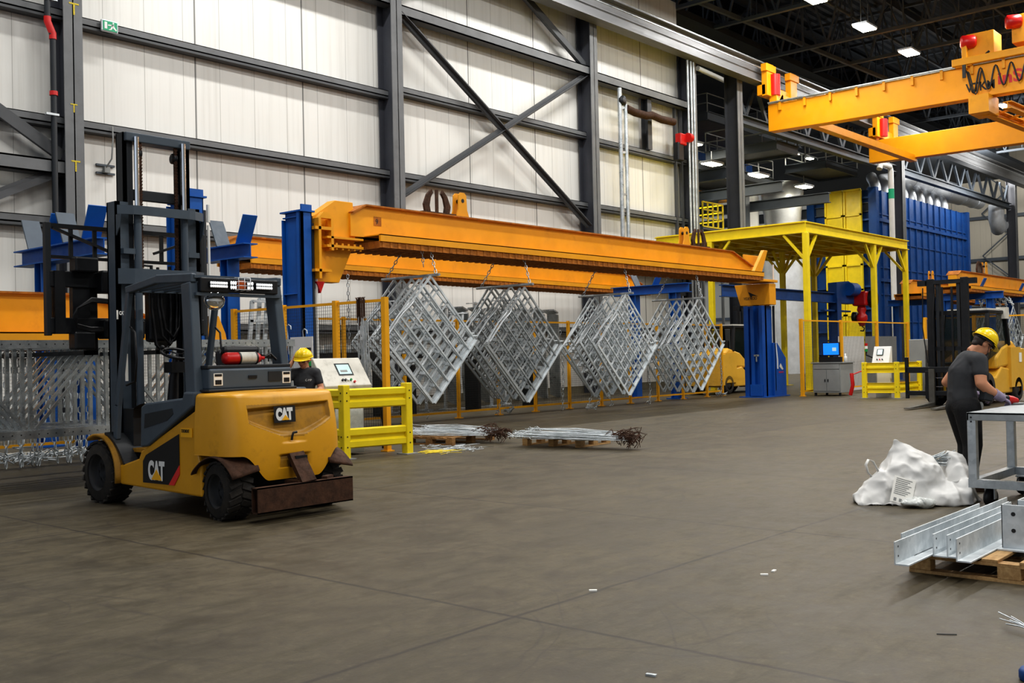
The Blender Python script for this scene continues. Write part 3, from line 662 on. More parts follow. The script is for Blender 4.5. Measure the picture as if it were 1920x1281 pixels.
# long side emblem, slanted black panel with a red edge
xs = xl+.012
pl = [(9.935, .28), (9.93, .50), (9.87, .565), (9.24, .80), (9.24, .49), (9.44, .285)]
def sidepoly(name, pts, x, m): return obj(name, MB().prism([(x, y, z) for y, z in pts], (.006, 0, 0)), m, FL)
sidepoly('side_emblem', pl, xs, M['ink']); sidepoly('emblem_edge', [(9.44, .285), (9.24, .49), (9.24, .40), (9.34, .285)], xs-.001, M['yred'])
text('emblem_lettering', 'CAT', .25, (xs-.004, 9.82, .33), (0, -1, 0), (0, 0, 1), M['white'], FL, .001, sx=.62, bold=.014)
sidepoly('emblem_triangle', [(9.76, .32), (9.56, .32), (9.66, .43)], xs-.007, M['tag'])
stk = sidepoly('dealer_sticker', [(9.20, .775), (9.20, .865), (9.0, .865), (9.0, .775)], xs-.002, M['tag'])
text('sticker_lettering', 'TOROMONT', .045, (xs-.006, 9.185, .82), (0, -1, 0), (0, 0, 1), M['ink'], FL, .0005, sx=.55, bold=.001)
b2 = (CX-.515, my-.103, 2.02)
text('mast_lettering', 'CAT', .055, (CX-.50, my-.104, 2.05), (1, 0, 0), (0, 0, 1), M['white'], FL, .0005, sx=.62, bold=.003)
obj('mast_sticker', MB().bx(CX-.44, CX-.405, my-.104, my-.101, 1.32, 1.62), M['paper'], FL)

# ================================================================== galvanised lattice frames carried on the forks
def lattice(xa, xb):
    mb = MB(); z0, z1 = .64, 1.82
    y = 0
    mb.bx(xa, xb, -.04, .04, z1-.10, z1-.085); mb.bx(xa, xb, -.04, .04, z1-.015, z1); mb.bx(xa, xb, -.045, -.035, z1-.10, z1); mb.bx(xa, xb, -.045, -.035, z0, z0+.10); mb.bx(xa, xb, -.04, .04, z0+.085, z0+.10); mb.bx(xa, xb, -.04, .04, z0, z0+.012)
    n = int((xb-xa)/.86); st = (xb-xa-.08)/n
    web = MB()
    for k in range(n+1): x = xa+.04+k*st; web.bx(x-.022, x+.022, -.02, .02, z0+.1, z1-.1)
    for k in range(n):
        x = xa+.04+k*st
        if k % 2: web.bar((x+st-.06, 0, z1-.11), (x+.06, 0, z0+.11), .036, .03, (0, 1, 0))
        else: web.bar((x+.06, 0, z1-.11), (x+st-.06, 0, z0+.11), .036, .03, (0, 1, 0))
    hol = MB(); k = 0
    x = xa+.06
    while x < xb-.04:
        for z in (z1-.05, z0+.05): hol.cyl((x, -.0465, z), (x, -.044, z), .009, 6)
        x += .105
    return mb, web, hol
fr = None
frlab = ['outermost galvanised lattice frame of the forklift load, facing the truck', 'second galvanised lattice frame behind the truck, from the forklift side', 'third galvanised lattice frame of the load, from the forklift side', 'fourth galvanised lattice frame of the load, from the forklift side', 'fifth galvanised lattice frame of the load, from the forklift side', 'sixth galvanised lattice frame of the load, from the forklift side', 'seventh galvanised lattice frame of the load, from the forklift side', 'last galvanised lattice frame of the load, on the fence side']
for k in range(8):
    loc = (.0, 12.5+.21*k, 0)
    if fr is None:
        fr = thing('lattice_frame', frlab[0], 'metal frame', loc, 0, 'galvanised lattice frames carried by the truck')
        a, b, c = lattice(2.65, 9.45)
        obj('chord', a, M['galvl'], fr, local=True); obj('web_bars', b, M['galvl'], fr, local=True); obj('bolt_holes', c, M['ink'], fr, local=True)
    else: dup(fr, loc, label=frlab[k])
# ================================================================== lift towers, lifting beams and what hangs from them
BY = 15.8
def tower(label, X0, X1, Y0, Y1, zt, flip=1):
    t = thing('lift_tower', label, 'lift tower', ((X0+X1)/2, (Y0+Y1)/2, 0), 0, 'blue lift towers of the dipping line')
    m = M['blue']; th = .03
    mb = MB(); mb.bx(X0+.06, X0+.09, Y0+.04, Y1-.04, 0, zt); mb.bx(X0, X1, Y0, Y0+th, 0, zt); mb.bx(X0, X1, Y1-th, Y1, 0, zt-.12); mb.bx(X1-th, X1, Y0, Y1, 0, zt)
    mb.bx(X0, X0+.09, Y0, Y0+.12, 0, zt)
    for z in (.05, 1.5, 2.75, zt-.1): mb.bx(X0+.01, X1, Y0+.02, Y1-.02, z, z+.025)
    obj('post', mb, m, t, bevel=.008)
    obj('post_cap', MB().bx(X0-.02, X1+.05, Y0-.03, Y1+.02, zt, zt+.03).bx(X0+.04, X1, Y0, Y0+.04, zt, zt+.14), m, t)
    obj('guide_rail', MB().bx(X1+.0, X1+.06, Y0+.02, Y0+.1, .1, zt-.2), M['flgd'], t)
    obj('lift_ram', MB().cyl((X1+.12, Y0+.05, .2), (X1+.12, Y0+.05, zt-.45), .025, 12).cyl((X1+.12, Y0+.05, zt-.4), (X1+.12, Y0+.05, zt-.1), .03, 10), M['pipew'], t)
    obj('foot_plate', MB().bx(X0-.15, X1+.2, Y0-.15, Y1+.15, 0, .03), m, t)
    return t
tower('blue lift tower holding the near end of the long orange beam, behind the wire fence', 12.0, 12.28, 15.6, 16.17, 4.30)
tower('tall blue lift tower with white ram, directly behind the forklift mast', 9.45, 9.83, 15.4, 15.95, 4.30)

def lifting_beam(label, xa, xb, zb, taper_r, group='orange lifting beams', Yc=0., hooks=(), n_web=.62, plate=True, slatw=.65):
    """box girder with a wide comb frame under it; local coordinates along X, then placed"""
    t = thing('lifting_beam', label, 'lifting beam', (0, 0, 0), 0, group)
    mb = MB(); h = n_web
    pts = [(xa, zb), (xb, zb), (xb, zb+h*.35 if taper_r else zb+h), (xb-1.3, zb+h), (xa+.35, zb+h), (xa, zb+h*.72)]
    mb.prism([(x, -.17, z) for x, z in pts], (0, .34, 0))
    obj('girder', mb, M['orange'], t, local=True)
    mb = MB(); top = [(xb, pts[2][1]), (xb-1.3, zb+h), (xa+.35, zb+h), (xa, zb+h*.72)]
    for (x0, z0), (x1, z1) in zip(top, top[1:]): mb.bar((x0, 0, z0+.012), (x1, 0, z1+.012), .5, .03)
    obj('top_flange', mb, M['rusty'], t, local=True)
    fr = MB(); x0 = xa+.35
    fr.bx(x0, xb-.1, -slatw, -slatw+.05, zb-.12, zb+.02); fr.bx(x0, xb-.1, slatw-.05, slatw, zb-.12, zb+.02); fr.bx(x0, xb-.1, -slatw, slatw, zb-.0, zb+.02)
    obj('comb_frame', fr, M['orange'], t, local=True)
    sl = MB(); k = 0; x = x0+.06
    while x < xb-.15:
        sl.bx(x, x+.07, -slatw+.02, slatw-.02, zb-.24, zb-.1); x += .21
    sl.bx(x0, xb-.1, -slatw+.03, -slatw+.06, zb-.24, zb-.12)
    obj('comb_slats', sl, M['rusty'], t, local=True)
    for hx, kind in hooks:
        e = MB()
        if kind == 'eye':
            for y in (-.08, .08): e.prism([(hx-.22, y-.015, zb+h), (hx+.22, y-.015, zb+h), (hx+.14, y-.015, zb+h+.2), (hx+.12, y-.015, zb+h+.52), (hx+.06, y-.015, zb+h+.58), (hx-.06, y-.015, zb+h+.58), (hx-.12, y-.015, zb+h+.52), (hx-.14, y-.015, zb+h+.2)], (0, .03, 0))
            obj('lifting_eye', e, M['orange'], t, local=True); obj('eye_hole', MB().cyl((hx, -.1, zb+h+.40), (hx, .1, zb+h+.40), .045, 12), M['black'], t, local=True)
        else:
            for s in (-1, 1):
                a = [(hx+s*.36, zb+h+.06), (hx+s*.40, zb+h+.24), (hx+s*.30, zb+h+.46), (hx+s*.17, zb+h+.58), (hx+s*.13, zb+h+.5), (hx+s*.20, zb+h+.40), (hx+s*.24, zb+h+.22), (hx+s*.2, zb+h+.04)]
                e.prism([(x, -.03, z) for x, z in a], (0, .06, 0))
            e.bar((hx, 0, zb+h), (hx, 0, zb+h+.58), .08, .03); e.bx(hx-.5, hx+.5, -.1, .1, zb+h, zb+h+.08)
            obj('lifting_claw', e, M['rust'], t, local=True)
    return t
hk = lambda x, y: at(x, y, Y=BY).x
b1 = lifting_beam('long orange lifting beam in front, with the hanging diamond racks below it', 13.25, 29.6, 3.93, True, hooks=((hk(819, 390), 'claw'), (hk(862, 395), 'eye'), (hk(1283, 460), 'eye'), (hk(1310, 462), 'claw')))
b1.location = (0, BY, 0)
# carriage bracket on the near tower
c = MB(); X0 = 12.36
c.prism([(X0, BY-.12, 4.25), (X0+.55, BY-.12, 4.6), (X0+1.0, BY-.12, 4.6), (X0+1.05, BY-.12, 3.85), (X0+.62, BY-.12, 3.0), (X0+.0, BY-.12, 3.0)], (0, .24, 0))
obj('beam_carriage', c, M['orange'], b1, bevel=.01)
c = MB(); c.bx(X0-.08, X0+.30, BY-.3, BY-.12, 3.98, 4.04); c.bx(X0+.0, X0+.06, BY-.3, BY-.1, 3.05, 4.2); c.bx(X0+.3, X0+.36, BY-.3, BY-.1, 3.6, 4.2); c.bx(X0-.1, X0+.3, BY-.3, BY-.1, 3.18, 3.23); c.bx(X0+.2, X0+1.1, BY-.3, BY-.1, 3.66, 3.71); c.bx(X0+.2, X0+1.1, BY-.3, BY-.1, 3.83, 3.87)
c.prism([(X0, BY-.3, 4.2), (X0+.12, BY-.3, 4.32), (X0+.24, BY-.3, 4.32), (X0+.36, BY-.3, 4.2)], (0, .1, 0))
for k in range(6): c.cyl((X0+.3+k*.15, BY-.26, 3.62), (X0+.3+k*.15, BY-.26, 3.75), .025, 8)
obj('carriage_frame', c, M['orange'], b1)
obj('red_stop', MB().prism([(X0+.0, BY-.2, 3.0), (X0+.2, BY-.2, 3.0), (X0+.1, BY-.2, 2.78)], (0, .12, 0)), M['red'], b1)
obj('number_plate', MB().bx(13.85, 14.05, BY-.176, BY-.171, 4.18, 4.36), M['rusty'], b1)
text('plate_number', '9', .15, (13.89, BY-.178, 4.21), (1, 0, 0), (0, 0, 1), M['ink'], b1, .001)
# orange head on the far tower
hd = MB(); hd.prism([(29.0, BY-.35, 3.78), (31.0, BY-.35, 3.78), (31.0, BY-.35, 3.70), (29.0, BY-.35, 3.70)], (0, .9, 0))
hd.prism([(29.7, BY-.1, 3.8), (30.3, BY-.1, 3.8), (30.85, BY-.1, 4.75), (30.6, BY-.1, 4.75)], (0, .12, 0)); hd.bx(29.9, 30.9, BY+.25, BY+.3, 3.8, 4.6)
hd.prism([(30.5, BY-.3, 3.66), (30.5, BY+.95, 3.66), (30.5, BY+.75, 2.98), (30.5, BY-.3, 2.98)], (.45, 0, 0)); hd.bx(30.52, 30.9, BY-.1, BY+.1, 2.9, 3.0); hd.bx(30.52, 30.9, BY+.3, BY+.5, 2.9, 3.0)
obj('far_carriage', hd, M['orange'], b1, bevel=.01)
bd = MB(); p = Vector((30.49, BY+.45, 3.42)); bd.add([p, p+Vector((0, -.22, -.10)), p+Vector((0, -.36, -.16)), p+Vector((0, -.16, -.13)), p+Vector((0, -.1, -.2))], [(0, 1, 3), (1, 2, 3), (3, 4, 0)])
obj('bird_emblem', bd, M['ink'], b1)
text('carriage_lettering', 'VIDENCIO', .13, (30.49, BY+.62, 3.16), (0, -1, 0), (0, 0, 1), M['ink'], b1, .001, sx=.8)
# far tower: two posts and a sloping drive box
t3 = thing('lift_tower', 'stout blue lift tower under the far orange carriage, with a sloping drive box', 'lift tower', (31.1, 16.1, 0), 0, 'blue lift towers of the dipping line')
mb = MB(); mb.bx(30.45, 30.5, 15.75, 16.33, 0, 2.95); mb.bx(30.35, 30.6, 16.2, 16.36, 0, 2.95); mb.bx(30.3, 30.52, 15.98, 16.10, 0, 2.95); mb.bx(30.3, 30.6, 15.68, 15.8, 0, 2.95); mb.bx(30.5, 30.95, 15.68, 16.33, 0, 2.95)
obj('post', mb, M['tblue'], t3)
mb = MB(); mb.prism([(30.9, 15.6, 0), (31.75, 15.6, 0), (31.75, 15.6, 1.25), (31.15, 15.6, 1.75), (30.9, 15.6, 1.75)], (0, .7, 0)); obj('drive_box', mb, M['tblue'], t3, bevel=.01)
obj('base_step', MB().bx(30.2, 30.5, 15.7, 16.1, .05, .42), M['tblue'], t3); obj('foot_plate', MB().bx(30.1, 31.8, 15.5, 16.45, 0, .03), M['tblue'], t3)
obj('conduit', MB().tube([(31.05, 15.62, 4.3), (31.05, 15.62, 1.9), (31.12, 15.59, 1.2), (31.12, 15.59, .9)], .025), M['pipew'], t3); obj('guide_rail', MB().bx(30.98, 31.03, 15.6, 15.66, .2, 2.95), M['flgd'], t3)
obj('latch_hardware', MB().box((30.29, 15.9, 1.35), (.03, .18, .06)).box((30.29, 15.9, 1.25), (.03, .04, .2)), M['galv'], t3)
p = Vector((31.25, 15.595, .98)); bd = MB(); bd.add([p, p+Vector((.2, 0, -.12)), p+Vector((.3, 0, -.1)), p+Vector((.1, 0, .1))], [(0, 1, 3), (1, 2, 3)]); obj('bird_emblem', bd, M['offw'], t3)
text('tower_lettering', 'VIDENCIO', .075, (31.2, 15.594, .76), (1, 0, 0), (0, 0, 1), M['yred'], t3, .001)
# second and low beams
q0 = at(415, 440, Z=4.5); q1 = at(1195, 520, Z=4.42)
L = (Vector((q1.x, q1.y, 0))-Vector((q0.x, q0.y, 0))).length
b2 = lifting_beam('second orange lifting beam, resting empty in blue cradles against the wall side', 0, L, 3.93, True, n_web=.54)
b2.location = (q0.x, q0.y, 0); b2.rotation_euler = (0, 0, math.atan2(q1.y-q0.y, q1.x-q0.x))
b3 = lifting_beam('low yellow beam behind the forklift carriage, reaching out past the truck load', 1.0, 9.0, 1.98, True, n_web=.60)
b3.location = (0, 15.6, 0)
obj('beam_carriage', MB().prism([(9.85, 15.45, 1.75), (10.3, 15.45, 1.75), (10.25, 15.45, 2.0), (10.12, 15.45, 2.3), (9.95, 15.45, 2.3)], (0, .3, 0)).bx(9.8, 10.4, 15.4, 15.8, 1.78, 1.84), M['orange'], b3)

def cradle(label, x, ya, yb, z, posts, vees, w=.28):
    t = thing('beam_cradle', label, 'steel stand', (x, (ya+yb)/2, 0), 0, 'blue cradle stands')
    mb = MB(); mb.ibeam((x, ya, z), (x, yb, z), .34, .30, .025, .02); obj('cross_beam', mb, M['blue'], t)
    for y in posts: obj('post', MB().ibeam((x, y, 0.02), (x, y, z-.14), .28, .28, .025, .02, (0, 1, 0)).bx(x-.25, x+.25, y-.25, y+.25, 0, .03), M['blue'], t)
    for y in vees:
        for s in (-1, 1): obj('vee_plate', MB().bar((x, y+s*.34, z+.14), (x, y+s*.62, z+.72), .34, .03, (0, 1, 0)), M['blue' if s < 0 else 'flg'], t)
    return t
xc = 8.9
cradle('wide blue cradle stand with two pairs of vee plates, beyond the load backrest', xc, at(195, 450, X=xc).y, at(42, 470, X=xc).y, at(115, 470, X=xc).z-.05, (at(158, 520, X=xc).y, at(85, 520, X=xc).y), (at(155, 450, X=xc).y+.05, at(85, 450, X=xc).y))
xc = 12.45
cradle('blue cradle stand under the near end of the second orange beam', xc, at(470, 465, X=xc).y, at(385, 470, X=xc).y, at(430, 475, X=xc).z, (at(431, 520, X=xc).y,), (at(437, 450, X=xc).y,))
f0 = at(1191, 745, Z=0); f1 = at(1268, 747, Z=0); xc = 28.9
cradle('blue cradle stand under the far end of the second orange beam', xc, at(1292, 540, X=xc).y, at(1150, 540, X=xc).y, at(1220, 538, X=xc).z-.1, (at(1266, 600, X=xc).y, at(1190, 600, X=xc).y), (at(1212, 520, X=xc).y,))

# ---- diamond racks: square frames hung by a corner, six deep on each rod
def rack_proto(label, bars, seed, m):
    rnd = random.Random(seed)
    t = thing('diamond_rack', label, 'hanging rack', (0, 0, 0), 0, None)
    a = .92
    R = Matrix.Rotation(math.radians(45), 3, 'Y')
    def P(u, v, y=0): return R @ Vector((u, y, v))
    o = MB()
    o.bar(P(-a, -a), P(a, -a), .06, .03, (0, 1, 0)); o.bar(P(-a, a), P(a, a), .045, .03, (0, 1, 0)); o.bar(P(-a, -a), P(-a, a), .045, .03, (0, 1, 0)); o.bar(P(a, -a), P(a, a), .06, .03, (0, 1, 0))
    obj('outer_frame', o, m, t, local=True)
    b = MB()
    for k in range(1, bars[0]): u = -a+2*a*k/bars[0]; b.bar(P(u, -a, .03), P(u, a, .03), .028, .03, (0, 1, 0))
    for k in range(1, bars[1]): v = -a+2*a*k/bars[1]; b.bar(P(-a, v, -.02), P(a, v, -.02), .032, .035, (0, 1, 0))
    s = b
    for k in range(bars[0]):
        for j in range(2):
            u = -a+2*a*(k+.5)/bars[0]; v = -a+2*a*(j+.5)/3
            s.box(P(u, v, .07), (.03, .10, .09), R)
    obj('lattice_bars', s, m, t, local=True)
    obj('edge_bar', MB().bar(P(a*1.03, -a), P(a*1.03, a), .03, .10, (0, 1, 0)), M['galvw'], t, local=True)
    obj('hook_arm', MB().tube([P(-a, -a*.9, -.02), P(-a*1.08, -a*.3, -.10), P(-a*1.05, a*.05, -.12), P(-a, a*.2, -.03)], .018, 6), M['galvd'], t, local=True)
    h = MB(); h.tube([P(a*.9, a, 0), P(a*.95, a*1.06, -.06), P(a, a*1.02, 0)], .018, 6)
    obj('hook_arm', h, m, t, local=True)
    return t
clus = [((15.05, 1.88), 'first cluster from the console', (5, 6)), ((18.05, 1.80), 'second cluster from the console', (6, 5)), ((22.05, 1.72), 'third cluster from the console', (7, 6)), ((25.6, 1.70), 'last cluster by the tower', (7, 6))]
depth = ['front rack', 'second rack back', 'third rack back', 'fourth rack back', 'fifth rack back', 'rearmost rack']
mats = [M['galvr'], M['galvd'], M['galvw'], M['galvr']]
for ci, ((cx, cz), cname, bars) in enumerate(clus):
    rnd = random.Random(ci+3); proto = None
    for k in range(6):
        loc = (cx+rnd.uniform(-.08, .08)+(.12 if k % 2 else 0)*(ci != 3), 15.22+.25*k, cz+rnd.uniform(-.05, .05))
        lab = f'galvanised diamond rack, {depth[k]} of the {cname}'
        if proto is None: proto = rack_proto(lab, bars, ci, mats[ci]); proto.location = loc; proto['group'] = f'diamond racks hanging in the {cname}'
        else:
            dd = dup(proto, loc, label=lab); dd.rotation_euler = (rnd.uniform(-.015, .015), rnd.uniform(-.05, .05), rnd.uniform(-.025, .025))
    single('hanger_rod', MB().cyl((cx, 15.0, cz+1.33), (cx, 16.75, cz+1.33), .03, 10), M['galvd'], f'steel rod through the top corners of the racks in the {cname}', 'rod', 'hanger rods')
    for k, y in enumerate((15.1, 16.6)):
        single('hanging_chain', chain_mb([(cx, y, cz+1.36), (cx+.05, 15.3 if k == 0 else 16.2, 3.74)], .085, .010, .024), M['galv'], f'chain holding the {"front" if k == 0 else "rear"} end of the rod in the {cname}', 'chain', 'chains holding the racks')
# loose chains off the beam and down to the floor
for i, (x, y0, y1, Y, lab) in enumerate(((716+75, 468, 500, 15.3, 'short loose chain end hanging from the front beam'), (652, 515, 640, 16.9, 'long thin chain hanging straight down behind the near fence post'),)):
    a = at(x, y0, Y=Y); b = at(x+3, y1, Y=Y)
    single('hanging_chain', chain_mb([a, b], .085, .009, .022), M['galv'], lab, 'chain')
def floor_chain(pts, label, heap=0):
    mb = chain_mb(pts, .09, .010, .026)
    e = Vector(pts[-1])
    rnd = random.Random(int(e.x*100))
    if heap:
        q = [e+Vector((rnd.gauss(0, .13), rnd.gauss(0, .07), .03+abs(rnd.gauss(0, .05)))) for _ in range(heap)]
        mb.merge(chain_mb(q, .09, .011, .028))
    single('hanging_chain', mb, M['galv'], label, 'chain', 'chains trailing to the floor')
def hang(x, ytop, ybot, Y, label, heap=0, sway=.08):
    b = at(x, ybot, Z=.03); b.y -= .22; b.x -= .17; t = Vector((b.x-.03, b.y, at(x, ytop, Y=b.y).z))
    floor_chain([t, (t+b)/2+Vector((sway, 0, -.1)), b], label, heap)
hang(952, 735, 774, 17, 'chain ending in a knotted heap under the second rack cluster', 9)
hang(930, 690, 776, 17, 'slack chain beside the fence post under the second rack cluster', 3, .2)
hang(763, 745, 800, 16, 'chain dangling behind the yellow guard rail', 3)
hang(798, 755, 784, 17, 'chain end hanging below the first rack cluster', 0)
hang(1095, 690, 768, 17, 'curved chain dragging on the floor under the third rack cluster', 2, .3)
hang(1110, 720, 767, 17, 'second curved chain dragging on the floor under the third rack cluster', 2, .25)
hang(1137, 742, 761, 17, 'chain end curling on the floor below the third rack tip', 0, .2)
hang(1212, 690, 757, 17, 'double chain standing on the floor between the last two clusters', 3)
hang(1346, 655, 742, 16, 'bunch of chains beside the far tower', 16)
hang(1050, 620, 768, 17, 'thin chain along the fence post between the second and third clusters', 0)

# ---- wire-mesh fence panels
def fence_panel(label, p, q, h=2.4, z0=.16, group='mesh fence panels', last=False, pitch=.055, pw=.07, hp=None, sides=(1, 1)):
    p = Vector((p[0], p[1], 0)); q = Vector((q[0], q[1], 0)); d = (q-p).normalized(); L = (q-p).length
    t = thing('fence_panel', label, 'fence', p, 0, group)
    for k, s in ((0, p), (L, q)):
        if sides[0 if k == 0 else 1]: obj('post', MB().bar(s, s+Vector((0, 0, h+.05)), pw, pw, d).box(s+Vector((0, 0, .01)), (.16, .16, .02)), M['fence'], t)
    p = p+d*(pw/2); q = q-d*(pw/2+.01); L = (q-p).length
    obj('rail', MB().bar(p+Vector((0, 0, h)), q+Vector((0, 0, h)), .03, .045), M['fence'], t); obj('rail', MB().bar(p+Vector((0, 0, z0)), q+Vector((0, 0, z0)), .03, .05), M['fence'], t)
    mb = MB(); n = max(4, int(L/pitch)); m = int((h-z0)/pitch); r = .0035
    for k in range(1, n): s = p+d*(L*k/n); mb.bar(s+Vector((0, 0, z0)), s+Vector((0, 0, h)), r, r, d)
    for k in range(1, m): z = Vector((0, 0, z0+(h-z0)*k/m)); mb.bar(p+z, q+z, r, r)
    obj('wire_mesh', mb, M['mesh'], t)
    return t
FY = 17.75
px_ = [859, 934, 1003, 1067, 1127, 1181, 1233, 1280, 1325, 1354]
fx_ = [at(x, 700, Y=FY).x for x in px_]
fx_ = [fx_[0]-5.4, fx_[0]-3.6, fx_[0]-1.8]+fx_
names = ['third mesh panel of the long fence before the first visible post', 'second mesh panel of the long fence, behind the console', 'mesh panel of the long fence behind the first rack cluster', 'mesh panel of the long fence between the first and second clusters', 'mesh panel of the long fence behind the second cluster', 'mesh panel of the long fence just past the second cluster', 'mesh panel of the long fence before the third cluster', 'mesh panel of the long fence behind the third cluster', 'mesh panel of the long fence between the last two clusters', 'mesh panel of the long fence behind the last cluster', 'mesh panel of the long fence past the last cluster', 'end mesh panel of the long fence, beside the far tower']
for i in range(len(fx_)-1): fence_panel(names[i], (fx_[i], FY), (fx_[i+1], FY), sides=(1, 1 if i == len(fx_)-2 else 0))
FX = 11.35
fys = [at(x, 600, X=FX).y for x in (722, 630, 531, 439)]
nm = ['mesh side panel nearest the control console, with a rusty hook bundle on its rail', 'mesh side panel in front of the blue tower foot', 'mesh side panel seen through the forklift cab']
for i in range(3): fence_panel(nm[i], (FX, fys[i]), (FX, fys[i+1]), 2.46, sides=(1, 1 if i == 2 else 0), group='mesh side fence panels', pw=.09)
# low fence across the left, under the load
for i in range(5): fence_panel(['mesh panel under the load, furthest out along the wall', 'mesh panel under the load, second from the wall end', 'mesh panel under the load, middle one', 'mesh panel under the load, next to the truck wheel', 'mesh panel behind the truck mast'][i], (1.5+1.9*i, 17.9), (3.4+1.9*i, 17.9), 1.9, group='mesh panels behind the truck load', sides=(1, 1 if i == 4 else 0))
# hooks hung on the mesh
hb = MB(); c0 = at(676, 562, X=FX-.05); rnd = random.Random(2)
for k in range(16):
    o = Vector((rnd.uniform(-.03, .03), rnd.uniform(-.1, .1), 0)); hb.tube([c0+o+Vector((0, rnd.uniform(-.08, .08), .04)), c0+o+Vector((0, 0, .0)), c0+o+Vector((0, 0, -.25-rnd.random()*.25))], .008, 5)
single('hook_bundle', hb, M['rust'], 'rusty wire hooks bundled over the rail of the mesh fence', 'wire hooks', kind='stuff')
hb = MB(); c0 = at(682, 600, X=FX-.06)
for k in range(26):
    o = Vector((rnd.uniform(-.04, .0), rnd.uniform(-.14, .12), rnd.uniform(-.1, .05))); hb.tube([c0+o, c0+o+Vector((0, rnd.uniform(-.06, .06), -.5)), c0+o+Vector((0, rnd.uniform(-.1, .1), -1.0-rnd.random()*.3))], .007, 5)
single('wire_bundle', hb, M['wire'], 'bright wires hanging in a loose bunch on the mesh beside the console', 'wire bundle', kind='stuff')
for i, (x, y) in enumerate(((541, 612), (571, 620))):
    c = at(x, y, X=FX-.06); mb = MB(); mb.tube([c+Vector((0, -.07, -.06)), c+Vector((0, -.06, 0)), c+Vector((0, 0, .03)), c+Vector((0, .05, 0)), c+Vector((0, .03, -.15)), c+Vector((0, .0, -.5))], .012, 6)
    single('wire_hook', mb, M['wire'], ['bent wire hook on the mesh closest to the cab pillar', 'bent wire hook on the mesh above the worker helmet'][i], 'hook', 'wire hooks on the mesh')
c = at(566, 665, X=FX-.08); single('notice_board', MB().box(c, (.02, .62, .62)), M['white'], 'pale notice sheet on the mesh behind the worker helmet', 'notice')

# ---- clutter of galvanised parts standing between fence and wall
rnd = random.Random(5)
for k in range(9):
    X = 19.3+k*.62+rnd.uniform(-.1, .1); Y = 21.1+rnd.uniform(-.3, .3); h = 2.9+rnd.uniform(-.25, .35)
    mb = MB(); mb.bar((X, Y, 0), (X+rnd.uniform(-.05, .25), Y, h), .07, .07); mb.bar((X-.35, Y, h-.05), (X+.4, Y, h-.02), .12, .03); mb.bar((X-.05, Y-.2, h-.4), (X+.3, Y+.2, h-.45), .1, .06); mb.box((X, Y, .02), (.3, .3, .04))
    single('bracket_post', mb, M['galv' if k % 2 else 'galvw'], ['galvanised bracket post standing behind the fence, first of the row', 'second bracket post of the row behind the fence', 'third bracket post of the row behind the fence', 'fourth bracket post of the row behind the fence', 'fifth bracket post of the row behind the fence', 'sixth bracket post of the row behind the fence', 'seventh bracket post of the row behind the fence', 'eighth bracket post of the row behind the fence', 'ninth bracket post of the row behind the fence'][k], 'bracket post', 'bracket posts behind the fence')
for k in range(8):
    X = 22.2+k*.75; mb = MB(); mb.bar((X+1.6, 23.2, .03), (X+.4, 22.3, 2.95), .5, .05, (1, 0, 0)); mb.bar((X+.4, 22.3, 2.95), (X+.15, 22.3, 3.05), .5, .05, (1, 0, 0))
    single('leaning_plate', mb, M['galvd'], ['first leaning steel plate of the slanted row behind the fence', 'second leaning plate of the slanted row', 'third leaning plate of the slanted row', 'fourth leaning plate of the slanted row', 'fifth leaning plate of the slanted row', 'sixth leaning plate of the slanted row', 'seventh leaning plate of the slanted row', 'last leaning plate of the slanted row behind the fence'][k], 'steel plate', 'leaning plates behind the fence')
for k, (X0, X1, Y) in enumerate(((13.6, 18.4, 20.4), (18.6, 24, 20.0))):
    t = thing('steel_trestle', ['long dark trestle behind the fence and the first cluster', 'long dark trestle behind the fence and the second cluster'][k], 'trestle', ((X0+X1)/2, Y, 0), 0, 'dark trestles')
    obj('top_rail', MB().bx(X0, X1, Y-.3, Y+.3, 1.5, 1.68), M['blk'], t)
    for a in (X0+.2, (X0+X1)/2, X1-.2): obj('leg', MB().bx(a-.06, a+.06, Y-.25, Y+.25, 0, 1.5), M['blk'], t)
for k in range(10):
    X = 14+k*.42; mb = MB(); z = 1.72+.0*k
    mb.bar((X, 20.1, z), (X+1.2, 20.6, z), .09, .09); single('steel_rail', mb.bar((X, 20.05, z+.1), (X+.3, 20.05, z+.1), .05, .12), M['galv'], ['galvanised rail lying on the trestle by the console, first one', 'second rail lying on the trestle', 'third rail lying on the trestle', 'fourth rail lying on the trestle', 'fifth rail lying on the trestle', 'sixth rail lying on the trestle', 'seventh rail lying on the trestle', 'eighth rail lying on the trestle', 'ninth rail lying on the trestle', 'last rail lying on the trestle by the first cluster'][k], 'steel rail', 'rails on the trestle')
for k in range(4):
    c = at(455+k*22, 590-5*k, Y=19.2); t = MB(); a = Vector((c.x, 19.2+.15*k, 0))
    t.bar(a, a+Vector((.25, 0, c.z+.3)), .09, .05, (0, 1, 0)); t.bar(a+Vector((.9, 0, 0)), a+Vector((1.15, 0, c.z+.3)), .09, .05, (0, 1, 0)); 
    for z in (.6, 1.2, 1.8, 2.4): t.bar(a+Vector((.06+.05*z, 0, z)), a+Vector((.95+.07*z, 0, z)), .05, .05)
    t.bar(a+Vector((.25, 0, c.z+.3)), a+Vector((1.15, 0, c.z+.3)), .09, .05)
    single('ladder_frame', t, M['galvw'], ['white ladder frame leaning beyond the cab, first one', 'second white ladder frame leaning beyond the cab', 'third white ladder frame leaning beyond the cab', 'last white ladder frame leaning beyond the cab'][k], 'ladder frame', 'ladder frames beyond the cab')

